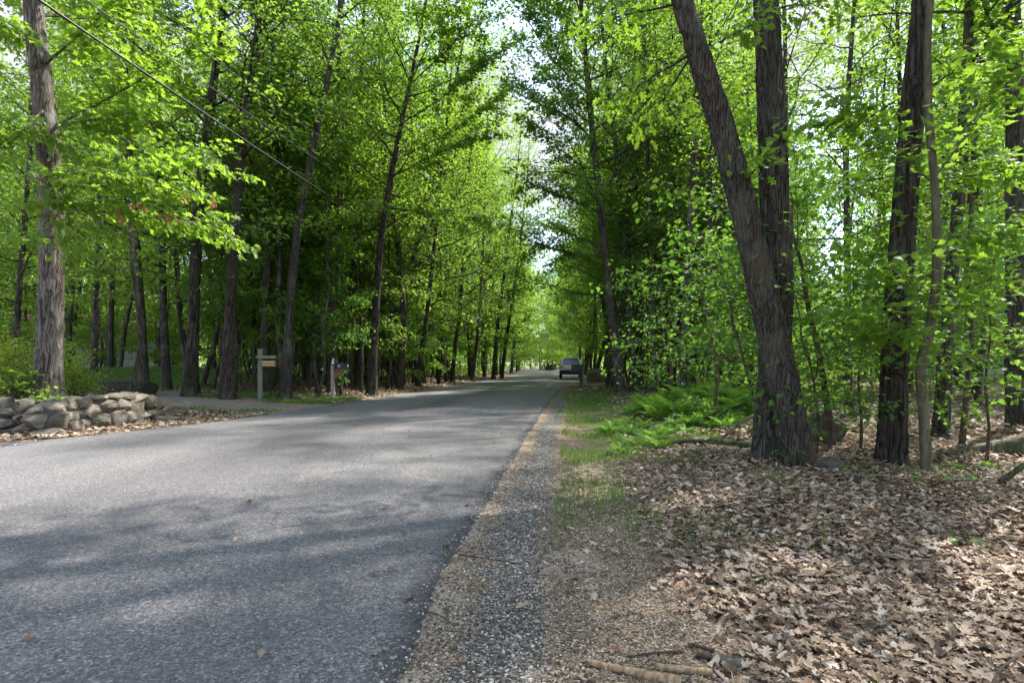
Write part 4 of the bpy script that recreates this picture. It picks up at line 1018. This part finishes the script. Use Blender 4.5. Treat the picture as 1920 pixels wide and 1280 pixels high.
litter(15000, (1.75, 7.5), lambda y: (redge(y) + .5, 1.0 * y + .3), curl2, .056, .75, .03, edgeprob)
litter(16000, (1.75, 6), lambda y: (redge(y) + .4, 1.0 * y + .3), RAG, .05, .8, .03, edgeprob)
litter(12000, (7.5, 18), lambda y: (redge(y) + 1.2, 1.0 * y), MID, .10, .8, .05, edgeprob)
litter(9000, (18, 40), lambda y: (redge(y) + .6, .8 * y), KITE, .14, .8, .05)
litter(2600, (8.4, 13), lambda y: (ledge(y) - 2.2, ledge(y) + .05), MID, .09, 1, .03, lambda x, y: np.clip(1.2 - (ledge(y) - x) / 2, .1, 1))
litter(9000, (16, 32), lambda y: (ledge(y) - 7, ledge(y)), KITE, .12, 1, .05, lambda x, y: (seg_d(x, y, DRIVE) > 1.8) * 1.0)
litter(6000, (30, 60), lambda y: (ledge(y) - 10, ledge(y)), KITE, .2, 1, .05)
litter(16000, (1.75, 8), lambda y: (redge(y) + .45, redge(y) + 2.3), _tmpl([(0, 0), (.2, .10), (.6, .08), (1, 0)], .45, .3, .1), .028, .8, .012, lambda x, y: np.clip(n2(x, y, 3, 7) * 1.6 - .3, 0, 1))
litter(2200, (1.75, 9), lambda y: (redge(y) + .02, redge(y) + 1.3), _tmpl([(0, 0), (.2, .03), (.6, .03), (1, 0)], .45, .3, .0), .05, .8, .008)
nr_ = 210; yy_ = 2 + 26 * R.random(nr_) ** 1.4; tt_ = R.random(nr_) ** 2.2; xx_ = np.where(R.random(nr_) < .6, redge(yy_) - .05 - 2.2 * tt_, ledge(yy_) + .1 + 1.5 * tt_)
uu_ = (xx_ - ledge(yy_)) / (redge(yy_) - ledge(yy_)); az = R.random(nr_) * 6.28
leaves(lit, np.stack([xx_, yy_, .016 + .05 * np.sin(np.pi * uu_) + .008], 1), np.stack([np.cos(az), np.sin(az), .1 * R.normal(0, 1, nr_)], 1), np.array([0, 0, 1.]) + R.normal(0, .2, (nr_, 3)), R.uniform(.015, .06, nr_), RAG)
o = lit.build('leaf_litter', LM['litter']); tag(o, 'dry brown oak leaves carpeting the forest floor', 'leaf litter', None, 'stuff')

def pebbles(name, label, n, yr, fx, sz, m, pw=1.0, prob=None):
    x, y = scatter_xy(n, yr, fx, pw)
    if prob is not None:
        k = R.random(n) < prob(x, y); x, y = x[k], y[k]
    n = len(x)
    bm = bmesh.new(); bmesh.ops.create_icosphere(bm, subdivisions=1, radius=.5); ov = np.array([v.co[:] for v in bm.verts]); of = np.array([[q.index for q in t.verts] for t in bm.faces]); bm.free()
    s = sz * R.uniform(.4, 1.0, n) ** 1.5
    v = ov[None] * R.uniform(.7, 1.3, (n, len(ov), 1)) * R.uniform(.6, 1.25, (n, 1, 3)) * [1, 1, .6]
    az = R.random(n) * 6.28; c, sn = np.cos(az)[:, None], np.sin(az)[:, None]
    v = np.stack([v[..., 0] * c - v[..., 1] * sn, v[..., 0] * sn + v[..., 1] * c, v[..., 2]], -1) * s[:, None, None]
    v += np.stack([x, y, np.where(x < redge(y) + .03, .016, gz(x, y)) + s * .15], 1)[:, None]
    a = Acc(); a.add(v.reshape(-1, 3), (of[None] + (np.arange(n) * len(ov))[:, None, None]).reshape(-1, 3), False)
    o = a.build(name, m); tag(o, label, 'gravel', None, 'stuff'); return o
def peb_mat(name, stops):
    m, nt, bs, N, L = mat(name); g = N.new('ShaderNodeNewGeometry')
    L.new(ramp(nt, g.outputs['Random Per Island'], stops), bs.inputs['Base Color']); bs.inputs['Roughness'].default_value = .75; return m
PT = peb_mat('tan_gravel', [(0, (.035, .028, .022)), (.3, (.14, .105, .078)), (.6, (.27, .215, .165)), (.85, (.43, .37, .31)), (1, (.66, .61, .55))])
PD = peb_mat('dark_gravel', [(0, (.025, .024, .025)), (.45, (.082, .077, .077)), (.72, (.20, .188, .178)), (1, (.56, .53, .48))])
pebbles('tan_gravel', 'fine tan gravel on the verge', 30000, (1.8, 7), lambda y: (redge(y) - .10, redge(y) + 1.9), .015, PT, 1.3, lambda x, y: np.where(x < redge(y) + .02, .35, 1))
pebbles('dark_gravel', 'loose dark asphalt gravel in a strip along the road edge', 17000, (1.8, 10), lambda y: (redge(y) - .06, redge(y) + .7), .019, PD, 1.3,
        lambda x, y: np.clip(1.1 - np.abs(x - redge(y) - .33 + .25 * (n2(x, y, 1.6, 3) - .5)) / .26, .2, 1) * np.clip(n2(x, y, 5, 1) * 1.6, 0, 1))

def grass(name, label, n, yr, fx, h, prob=None, pw=1.0, w=.004):
    x, y = scatter_xy(n, yr, fx, pw)
    if prob is not None:
        k = R.random(n) < prob(x, y); x, y = x[k], y[k]
    m = np.maximum(x - redge(y), ledge(y) - x) > .1; x, y = x[m], y[m]; n = len(x)
    az = R.random(n) * 6.28; lean = R.uniform(.1, .7, n); hh = h * R.uniform(.4, 1.2, n)
    p0 = np.stack([x, y, gz(x, y)], 1); dr = np.stack([np.cos(az) * lean, np.sin(az) * lean, np.ones(n)], 1)
    p1 = p0 + dr * hh[:, None] * [[.35, .35, .6]]; p2 = p0 + dr * hh[:, None] * [[1, 1, .95]]
    sd_ = np.stack([-np.sin(az), np.cos(az), 0 * az], 1) * w
    v = np.stack([p0 - sd_, p0 + sd_, p1 + sd_ * .8, p1 - sd_ * .8, p2], 1)
    f3 = np.array([(3, 2, 4)])[None] + (np.arange(n) * 5)[:, None, None]
    f4 = np.array([(0, 1, 2, 3)])[None] + (np.arange(n) * 5)[:, None, None]
    a = Acc(); a.v.append(v.reshape(-1, 3)); a.n = n * 5; a.f += [f4.reshape(-1, 4), f3.reshape(-1, 3)]; a.sm += [np.zeros(n, bool), np.zeros(n, bool)]
    o = a.build(name, LM['grass']); tag(o, label, 'grass', None, 'stuff'); return o
patchy = lambda s, o, t: (lambda x, y: np.clip((n2(x, y, s, o) - t) * 6, 0, 1))
grass('grass', 'thin green grass tufts along the right verge', 26000, (3.4, 14), lambda y: (redge(y) + .55, redge(y) + 2.0 + .12 * y), .085, lambda x, y: patchy(1.6, 3, .42)(x, y) * np.clip((y - 2.5) / 5, .12, 1), .9)
grass('far_verge_grass', 'grass on the verge before the far driveway', 15000, (10, 31), lambda y: (redge(y) + .35, redge(y) + 3), .11, lambda x, y: patchy(.9, 8, .40)(x, y) * np.clip((y - 10) / 6, .1, 1) * .8 * (seg_d(x, y, DRIVE_R) > 2.2), 1, .007)
grass('bank_grass', 'mown green grass on the bank behind the stone wall', 52000, (17, 32), lambda y: (-.95 * y, -.95 * y + 17), .12, lambda x, y: (np.hypot((x + 17) / 8, (y - 24) / 6) < 1.15) * (seg_d(x, y, DRIVE) > 1.7), 1, .009)
grass('roadside_grass', 'grass strip under the hanging sign and black mailbox', 9000, (16.2, 19.2), lambda y: (ledge(y) - 4.2, ledge(y) - .3), .12, patchy(1.2, 4, .3), 1, .006)
grass('driveway_grass', 'sparse grass between the stone wall and the driveway', 2500, (11, 13.8), lambda y: (ledge(y) - 3.2, ledge(y) - .2), .09, patchy(1.5, 6, .5), 1, .006)

# ------------------------------------------------------------------ small built things
def bbox(size, bev=.006, loc=(0, 0, 0), rot=None, seg=2):
    bm = bmesh.new(); bmesh.ops.create_cube(bm, size=1)
    bmesh.ops.scale(bm, vec=size, verts=bm.verts)
    if bev: bmesh.ops.bevel(bm, geom=bm.edges[:], offset=bev, segments=seg, affect='EDGES', profile=.6)
    if rot: bmesh.ops.rotate(bm, cent=(0, 0, 0), matrix=Matrix.Rotation(rot[0], 3, rot[1]), verts=bm.verts)
    bmesh.ops.translate(bm, vec=loc, verts=bm.verts)
    return bm
def bobj(name, bms, m, parent=None, smooth=False):
    me = bpy.data.meshes.new(name); out = bmesh.new()
    for b in (bms if isinstance(bms, list) else [bms]):
        t_ = bpy.data.meshes.new('t'); b.to_mesh(t_); b.free(); out.from_mesh(t_); bpy.data.meshes.remove(t_)
    bmesh.ops.recalc_face_normals(out, faces=out.faces)
    out.to_mesh(me); out.free(); me.materials.append(m)
    if smooth: me.polygons.foreach_set('use_smooth', [True] * len(me.polygons))
    return link(name, me, parent)
def lettering(text, size, m, parent, loc, rot, ext=.002, shear=0.0):
    c = bpy.data.curves.new('lettering', 'FONT'); c.body = text; c.size = size; c.extrude = ext; c.align_x = 'CENTER'; c.align_y = 'CENTER'; c.shear = shear; c.offset = size * .012
    c.materials.append(m); tmp = bpy.data.objects.new('lettering_curve', c); me = bpy.data.meshes.new_from_object(tmp); bpy.data.objects.remove(tmp); me.materials.clear(); me.materials.append(m); o = link('lettering', me); o.parent = parent; o.location = loc; o.rotation_euler = rot; return o
WEATH = plain('weathered_timber', (.24, .24, .19), .85, 0, 14, .6, .2, .004)
WPOST = plain('post_wood', (.36, .31, .27), .85, 0, 14, .5, .2, .004)
DARKW = plain('dark_timber', (.06, .05, .04), .85)
BROWNW = plain('brown_board', (.20, .10, .055), .7)
CREAM = plain('carved_sign_face', (.62, .42, .20), .6, 0, 8, .2)
BLACK = plain('black_paint', (.018, .019, .022), .45)
WHITE = plain('white_letter', (.75, .75, .75), .5, 0, 30, .1)
INK = plain('dark_letter', (.04, .012, .012), .6)

# hanging name sign
sx, sy_ = P(488, 745, 16.8)[:2]; z0 = gzs(sx, sy_)
s = empty('sign_post', (sx, sy_, z0), 'weathered timber post with a hanging wooden name sign beside the driveway', 'sign', None, math.radians(4))
Hs = 1.1 - (654 - HY) / F * 16.8 - z0
bobj('post', bbox((.115, .115, Hs + .1), .01, (0, 0, Hs / 2 - .05)), WEATH, s)
bobj('crossbar', bbox((.58, .07, .085), .006, (.2, -.094, Hs - .24)), WEATH, s)
bd = bobj('sign_board', bbox((.43, .035, .19), .008, (.27, -.094, Hs - .43)), BROWNW, s)
bobj('sign_face', bbox((.375, .012, .135), .004, (.265, -.115, Hs - .43)), CREAM, bd)
lettering("The Wood's", .078, INK, bd, (.265, -.1225, Hs - .43), (math.radians(90), 0, 0), .002, .35)
for dx in (.12, .41):
    a = Acc(); tube(a, [(dx, -.094, Hs - .34), (dx, -.094, Hs - .28)], .005, 6); a.build('hook', BLACK, s)

# black mailbox, left
def mailbox(px, D, label, post_m, size, number, yaw, zt, post_off, flag=False, posts=1, body_m=BLACK, brace=True):
    x, y = P(px, 0, D)[:2]; z0 = gzs(x, y)
    s = empty('mailbox', (x, y, z0), label, 'mailbox', None, yaw)
    Lb, Wb, Hb = size; zb = zt - z0 - Hb
    bm = bmesh.new()   # arched body along x
    prof = [(-Wb / 2, 0), (-Wb / 2, Hb - Wb / 2)] + [(-Wb / 2 * math.cos(t), Hb - Wb / 2 + Wb / 2 * math.sin(t)) for t in np.linspace(.15, math.pi - .15, 12)] + [(Wb / 2, Hb - Wb / 2), (Wb / 2, 0)]
    ra_ = [bm.verts.new((-Lb / 2, a, b + zb)) for a, b in prof]; rb_ = [bm.verts.new((Lb / 2, a, b + zb)) for a, b in prof]
    for i in range(len(prof)):
        j = (i + 1) % len(prof); bm.faces.new((ra_[i], ra_[j], rb_[j], rb_[i]))
    bm.faces.new(ra_[::-1]); bm.faces.new(rb_)
    body = bobj('box_body', bm, body_m, s)
    bm = bmesh.new(); q = [(a * 1.04, (b - Hb / 2) * 1.04 + Hb / 2) for a, b in prof]
    ra_ = [bm.verts.new((Lb / 2 + .002, a, b + zb)) for a, b in q]; rb_ = [bm.verts.new((Lb / 2 + .02, a, b + zb)) for a, b in q]
    for i in range(len(q)):
        j = (i + 1) % len(q); bm.faces.new((ra_[i], ra_[j], rb_[j], rb_[i]))
    bm.faces.new(ra_[::-1]); bm.faces.new(rb_)
    bobj('door', bm, body_m, s)
    for k in range(posts):
        o = bobj('post', bbox((.1, .1, zb + .1 + (.0 if posts > 1 else Hb * .6)), .008, (post_off + k * .11 * (1 if posts > 1 else 0), 0, (zb + .1 + (.0 if posts > 1 else Hb * .6)) / 2 - .1)), post_m if k == 0 else WEATH, s)
    if brace:
        bobj('support_board', bbox((Lb * .95, .10, .06), .006, (0, -.002, zb - .033)), BROWNW, s)
        bm = bmesh.new(); pts = [(post_off + .052, zb - .065), (post_off + .40, zb - .065), (post_off + .34, zb - .12), (post_off + .052, zb - .36)]
        A = [bm.verts.new((a, -.035, b)) for a, b in pts]; B = [bm.verts.new((a, .035, b)) for a, b in pts]
        for i in range(4):
            j = (i + 1) % 4; bm.faces.new((A[i], A[j], B[j], B[i]))
        bm.faces.new(A[::-1]); bm.faces.new(B); bobj('brace', bm, BROWNW, s)
    if flag:
        fm = plain('red_flag', (.5, .06, .03), .5); bobj('flag', bbox((.16, .006, .045), .002, (-Lb * .28, -Wb / 2 - .008, zb + Hb * .55)), fm, s)
    if number:
        lettering(number, .10, WHITE, s, (-.04, -Wb / 2 - .003, zb + Hb * .42), (math.radians(90), 0, 0))
    return s, zb
m1, zb = mailbox(640, 18.3, 'black mailbox numbered 37 on a wooden post at the left roadside', WPOST, (.42, .165, .19), '37', math.radians(-8), 1.1 - (680 - HY) / F * 18.3, -.29)
bobj('house_number', bbox((.006, .07, .09), .001, (.238, -.03, zb + .10)), WHITE, m1)
fin = Acc(); tube(fin, [(-.29, 0, zb + .15), (-.29, 0, zb + .21), (-.29, 0, zb + .23), (-.285, 0, zb + .27), (-.27, 0, zb + .31), (-.23, 0, zb + .30)], [.045, .05, .03, .028, .035, .008], 10)
fin.build('finial', plain('pale_finial', (.6, .68, .62), .5), m1)
mailbox(1081, 29.5, 'large dark green mailbox with a red flag on twin posts at the right roadside', BLACK, (.54, .3, .38), None, math.radians(-4), 1.1 - (683 - HY) / F * 29.5, .24, True, 2, plain('dark_green_paint', (.02, .035, .03), .4), False)
mailbox(1041, 118, 'far off dark mailbox by the fence at the end of the road', BLACK, (.6, .3, .35), None, 0, 1.4, 0, False, 1, BLACK, False)

# wooden rail fence and red-leaved bush at the far end of the road
f0 = empty('rail_fence', (8.2, 133, 0), 'dark weathered rail fence at the far end of the road', 'fence')
for i in range(7): bobj('fence_post', bbox((.14, .14, 1.5), .01, (-1.5 + i * .5, 0, .72)), DARKW, f0)
for zz in (.5, .95, 1.35): bobj('rail', bbox((3.3, .05, .10), .01, (0, -.1, zz)), DARKW, f0)
bush(1030, 690, 137, 1.5, 1.9, 2500, 'reddish-leaved bush behind the rail fence at the end of the road', 'redbush', .2, 9, KITE)

# parked car seen from behind
def car():
    x, y = P(1070.5, 0, 47.5)[:2]
    c = empty('parked_car', (x, y, .03), 'white sport utility car with black lower trim parked facing away at the right roadside', 'car', None, math.radians(-5))
    pm, nt, bs, N, L = mat('white_car_paint'); bs.inputs['Base Color'].default_value = (.62, .65, .63, 1); bs.inputs['Roughness'].default_value = .3; bs.inputs['Coat Weight'].default_value = .6
    gm, nt, bs, N, L = mat('tinted_glass'); bs.inputs['Base Color'].default_value = (.02, .025, .04, 1); bs.inputs['Roughness'].default_value = .05; bs.inputs['Specular IOR Level'].default_value = .9
    trim = plain('black_trim', (.012, .014, .014), .6); tyre = plain('tyre_rubber', (.015, .015, .016), .85); rim = plain('wheel_metal', (.4, .4, .42), .35, .9); red = plain('red_lens', (.4, .02, .015), .25)
    # cross-sections along the length (y), rear at 0; (y, half width, z_low, z_top, half width top)
    def loft(secs, m, name, parent):
        bm = bmesh.new(); rings = []
        for (yy, hw, zl, zh, ht) in secs:
            r = [(-hw, zl), (-hw, zl + (zh - zl) * .62), (-ht - .02, zh - .05), (-ht + .08, zh), (ht - .08, zh), (ht + .02, zh - .05), (hw, zl + (zh - zl) * .62), (hw, zl)]
            rings.append([bm.verts.new((a, yy, b)) for a, b in r])
        for A, B in zip(rings[:-1], rings[1:]):
            for i in range(8): bm.faces.new((A[i], A[(i + 1) % 8], B[(i + 1) % 8], B[i]))
        bm.faces.new(rings[0][::-1]); bm.faces.new(rings[-1])
        bmesh.ops.subdivide_edges(bm, edges=bm.edges[:], cuts=1)
        bmesh.ops.bevel(bm, geom=[e for e in bm.edges if len(e.link_faces) == 2 and e.calc_face_angle() > .5], offset=.03, segments=2, affect='EDGES')
        return bobj(name, bm, m, parent, True)
    body = loft([(0, .88, .62, 1.12, .84), (.12, .94, .55, 1.16, .88), (1.2, .96, .52, 1.16, .9), (3.2, .96, .52, 1.12, .88), (4.4, .92, .52, .98, .82), (4.7, .8, .55, .85, .7)], pm, 'body', c)
    loft([(.12, .86, 1.13, 1.17, .84), (.5, .86, 1.13, 1.76, .66), (1.2, .87, 1.13, 1.80, .68), (2.4, .87, 1.13, 1.79, .67), (3.3, .84, 1.10, 1.14, .8)], pm, 'cabin', c)
    def quad(pts, nm, m, th=.012):
        bm = bmesh.new(); A = [bm.verts.new(p) for p in pts]; B = [bm.verts.new((p[0], p[1] + th, p[2] - .002)) for p in pts]
        n_ = len(pts)
        for i in range(n_): bm.faces.new((A[i], A[(i + 1) % n_], B[(i + 1) % n_], B[i]))
        bm.faces.new(A[::-1]); bm.faces.new(B); return bobj(nm, bm, m, c)
    quad([(-.74, .07, 1.2), (.74, .07, 1.2), (.60, .38, 1.68), (-.60, .38, 1.68)], 'rear_window', gm)
    for s_ in (-1, 1):
        bm = bmesh.new(); p = [(s_ * .885, .7, 1.2), (s_ * .885, 2.9, 1.2), (s_ * .735, 2.3, 1.66), (s_ * .72, .85, 1.66)]
        vs = [bm.verts.new(q_) for q_ in p]; bm.faces.new(vs); r_ = bmesh.ops.solidify(bm, geom=bm.faces[:], thickness=.01); bobj('side_window', bm, gm, c)
        bobj('taillight', bbox((.2, .06, .17), .02, (s_ * .77, -.01, 1.0)), red, c)
        bobj('mirror', bbox((.2, .1, .14), .03, (s_ * 1.06, 3.0, 1.18)), trim, c)
        for yy in (.95, 3.75):
            bm = bmesh.new(); bmesh.ops.create_cone(bm, cap_ends=True, segments=28, radius1=.37, radius2=.37, depth=.24)
            bmesh.ops.bevel(bm, geom=[e for e in bm.edges if len(e.link_faces) == 2 and e.calc_face_angle() > 1], offset=.03, segments=2, affect='EDGES')
            bmesh.ops.rotate(bm, cent=(0, 0, 0), matrix=Matrix.Rotation(math.pi / 2, 3, 'Y'), verts=bm.verts); bmesh.ops.translate(bm, vec=(s_ * .84, yy, .37), verts=bm.verts)
            w = bobj('wheel', bm, tyre, c, True)
            bm = bmesh.new(); bmesh.ops.create_cone(bm, cap_ends=True, segments=20, radius1=.22, radius2=.2, depth=.26)
            bmesh.ops.rotate(bm, cent=(0, 0, 0), matrix=Matrix.Rotation(math.pi / 2, 3, 'Y'), verts=bm.verts); bmesh.ops.translate(bm, vec=(s_ * .845, yy, .37), verts=bm.verts)
            bobj('rim', bm, rim, w)
    bobj('rear_bumper', bbox((1.84, .22, .36), .05, (0, .0, .55)), trim, c)
    bobj('lower_trim', [bbox((.06, 4.2, .2), .02, (-.95, 2.3, .5)), bbox((.06, 4.2, .2), .02, (.95, 2.3, .5)), bbox((1.7, 4.3, .14), .03, (0, 2.35, .42))], trim, c)
    bobj('number_plate', bbox((.32, .012, .16), .003, (0, -.018, .93)), WHITE, c)
    bobj('roof_rail', [bbox((.04, 1.5, .05), .01, (-.6, 1.5, 1.83)), bbox((.04, 1.5, .05), .01, (.6, 1.5, 1.83))], trim, c)
    bobj('spoiler', bbox((1.2, .2, .04), .01, (0, .42, 1.73)), pm, c)
car()

# houses glimpsed through the woods
def house(name, x, y, w, d, h, rz, label, wallc, roofc):
    t = empty(name, (x, y, gzs(x, y)), label, 'house', None, rz)
    clad, nt, bs, N, L = mat('clapboard'); sp_ = N.new('ShaderNodeSeparateXYZ'); L.new(tco(nt), sp_.inputs[0])
    fr = mth(nt, 'FRACT', mth(nt, 'MULTIPLY', sp_.outputs[2], 6.0)); bs.inputs['Base Color'].default_value = (*wallc, 1); bump(nt, bs, fr, .02)
    bobj('walls', bbox((w, d, h), .02, (0, 0, h / 2)), clad, t)
    rf = plain('shingle_roof', roofc, .8, 0, 30, .5)
    bm = bmesh.new(); a = [(-w / 2 - .4, -d / 2 - .5, h + .01), (-w / 2 - .4, d / 2 + .5, h + .01), (-w / 2 - .4, 0, h + 2.2)]
    A = [bm.verts.new(q) for q in a]; B = [bm.verts.new((-q[0], q[1], q[2])) for q in a]
    for i in range(3): bm.faces.new((A[i], A[(i + 1) % 3], B[(i + 1) % 3], B[i]))
    bm.faces.new(A[::-1]); bm.faces.new(B); bobj('roof', bm, rf, t)
    g, nt, bs, N, L = mat('house_glass'); bs.inputs['Base Color'].default_value = (.03, .04, .05, 1); bs.inputs['Roughness'].default_value = .1
    for wx in (-w * .33, 0, w * .33):
        fr_ = bobj('window', bbox((1.25, .08, 1.35), .01, (wx, -d / 2 - .03, 1.6)), WHITE, t)
        bobj('pane', bbox((1.05, .05, 1.15), .005, (wx, -d / 2 - .07, 1.6)), g, fr_)
house('house', 39, 46, 12, 8, 3.2, -.5, 'pale house with a red roof glimpsed through the trees at the right edge', (.6, .62, .66), (.32, .07, .05))
house('house', -33, 47, 11, 8, 3.0, .5, 'pale house barely visible through the trunks behind the grass bank', (.55, .58, .62), (.16, .09, .07))

# overhead cables and their pole
def cable(pts, r, label):
    a = Acc(); pr = resample(np.array(pts, float), .5); tube(a, pr, r, 6)
    o = a.build('overhead_cable', plain('cable_sheath', (.012, .012, .014), .5)); return tag(o, label, 'cable', 'overhead cables crossing above the road')
px_, py_ = 7.4, 62.0
def plan(t): return -6.0 + (px_ + 6.0) * t, 7.2 + (py_ - 7.2) * t
def cab(zs, r, label):
    tt = np.linspace(-.3, 1, 60); X, Y = plan(tt)
    co = np.polyfit([a for a, b in zs], [b for a, b in zs], 3 if len(zs) > 4 else 2); Z = np.polyval(co, tt)
    cable(np.stack([X, Y, Z], 1), r, label)
cab([(-.3, 8.2), (0, 5.73), (.06, 5.44), (.17, 5.06), (.435, 4.67), (.75, 5.5), (1, 6.6)], .018, 'thickest lowest black cable crossing above the road')
cab([(-.3, 8.0), (.011, 6.1), (.095, 5.94), (.166, 5.8), (.336, 5.8), (1, 7.3)], .008, 'thin cable strung second from lowest above the road')
cab([(-.3, 8.2), (.023, 6.55), (.127, 6.54), (.228, 6.38), (1, 8.0)], .007, 'thin cable strung third from lowest above the road')
cab([(-.3, 9.8), (.10, 9.3), (.164, 9.4), (1, 11.6)], .007, 'highest thin wire crossing the leaves at the top')
up_ = empty('utility_pole', (px_, py_, 0), 'wooden utility pole half hidden in foliage beyond the parked car', 'utility pole')
a = Acc(); tube(a, [(0, 0, -.1), (0, 0, 6), (0, 0, 12.2)], [.16, .14, .11], 12); a.build('pole', BM['wood'], up_)
bobj('crossarm', bbox((2.2, .12, .12), .01, (0, -.17, 11.6)), WEATH, up_)

# withered leaves hanging on the oak twigs at left
R = np.random.default_rng(8)
for (qx, qy, D, lab) in [(262, 385, 10, 'leftmost'), (228, 402, 10, 'lowest left'), (345, 372, 10, 'topmost right'), (398, 378, 10, 'rightmost'), (318, 405, 10, 'lowest middle')]:
    a = Acc(); n_ = 9
    pl_ = R.normal(0, .045, (n_, 3))
    leaves(a, pl_, R.normal(0, .5, (n_, 3)) + [0, 0, -1], R.normal(0, 1, (n_, 3)), R.uniform(.08, .14, n_), OAK)
    for q_ in pl_: tube(a, [(0, 0, .08), q_ * .5 + [0, 0, .04], q_], .002, 4, False)
    tube(a, [(0, 0, .16), (.01, 0, .08), (0, 0, -.03)], .003, 4)
    o = a.build('withered_leaf_cluster', LM['dead']); o.location = tuple(P(qx, qy, D)); tag(o, 'brown withered leaf cluster hanging on the oak twigs, %s of the five' % lab, 'leaves', 'withered leaf clusters on the oak')
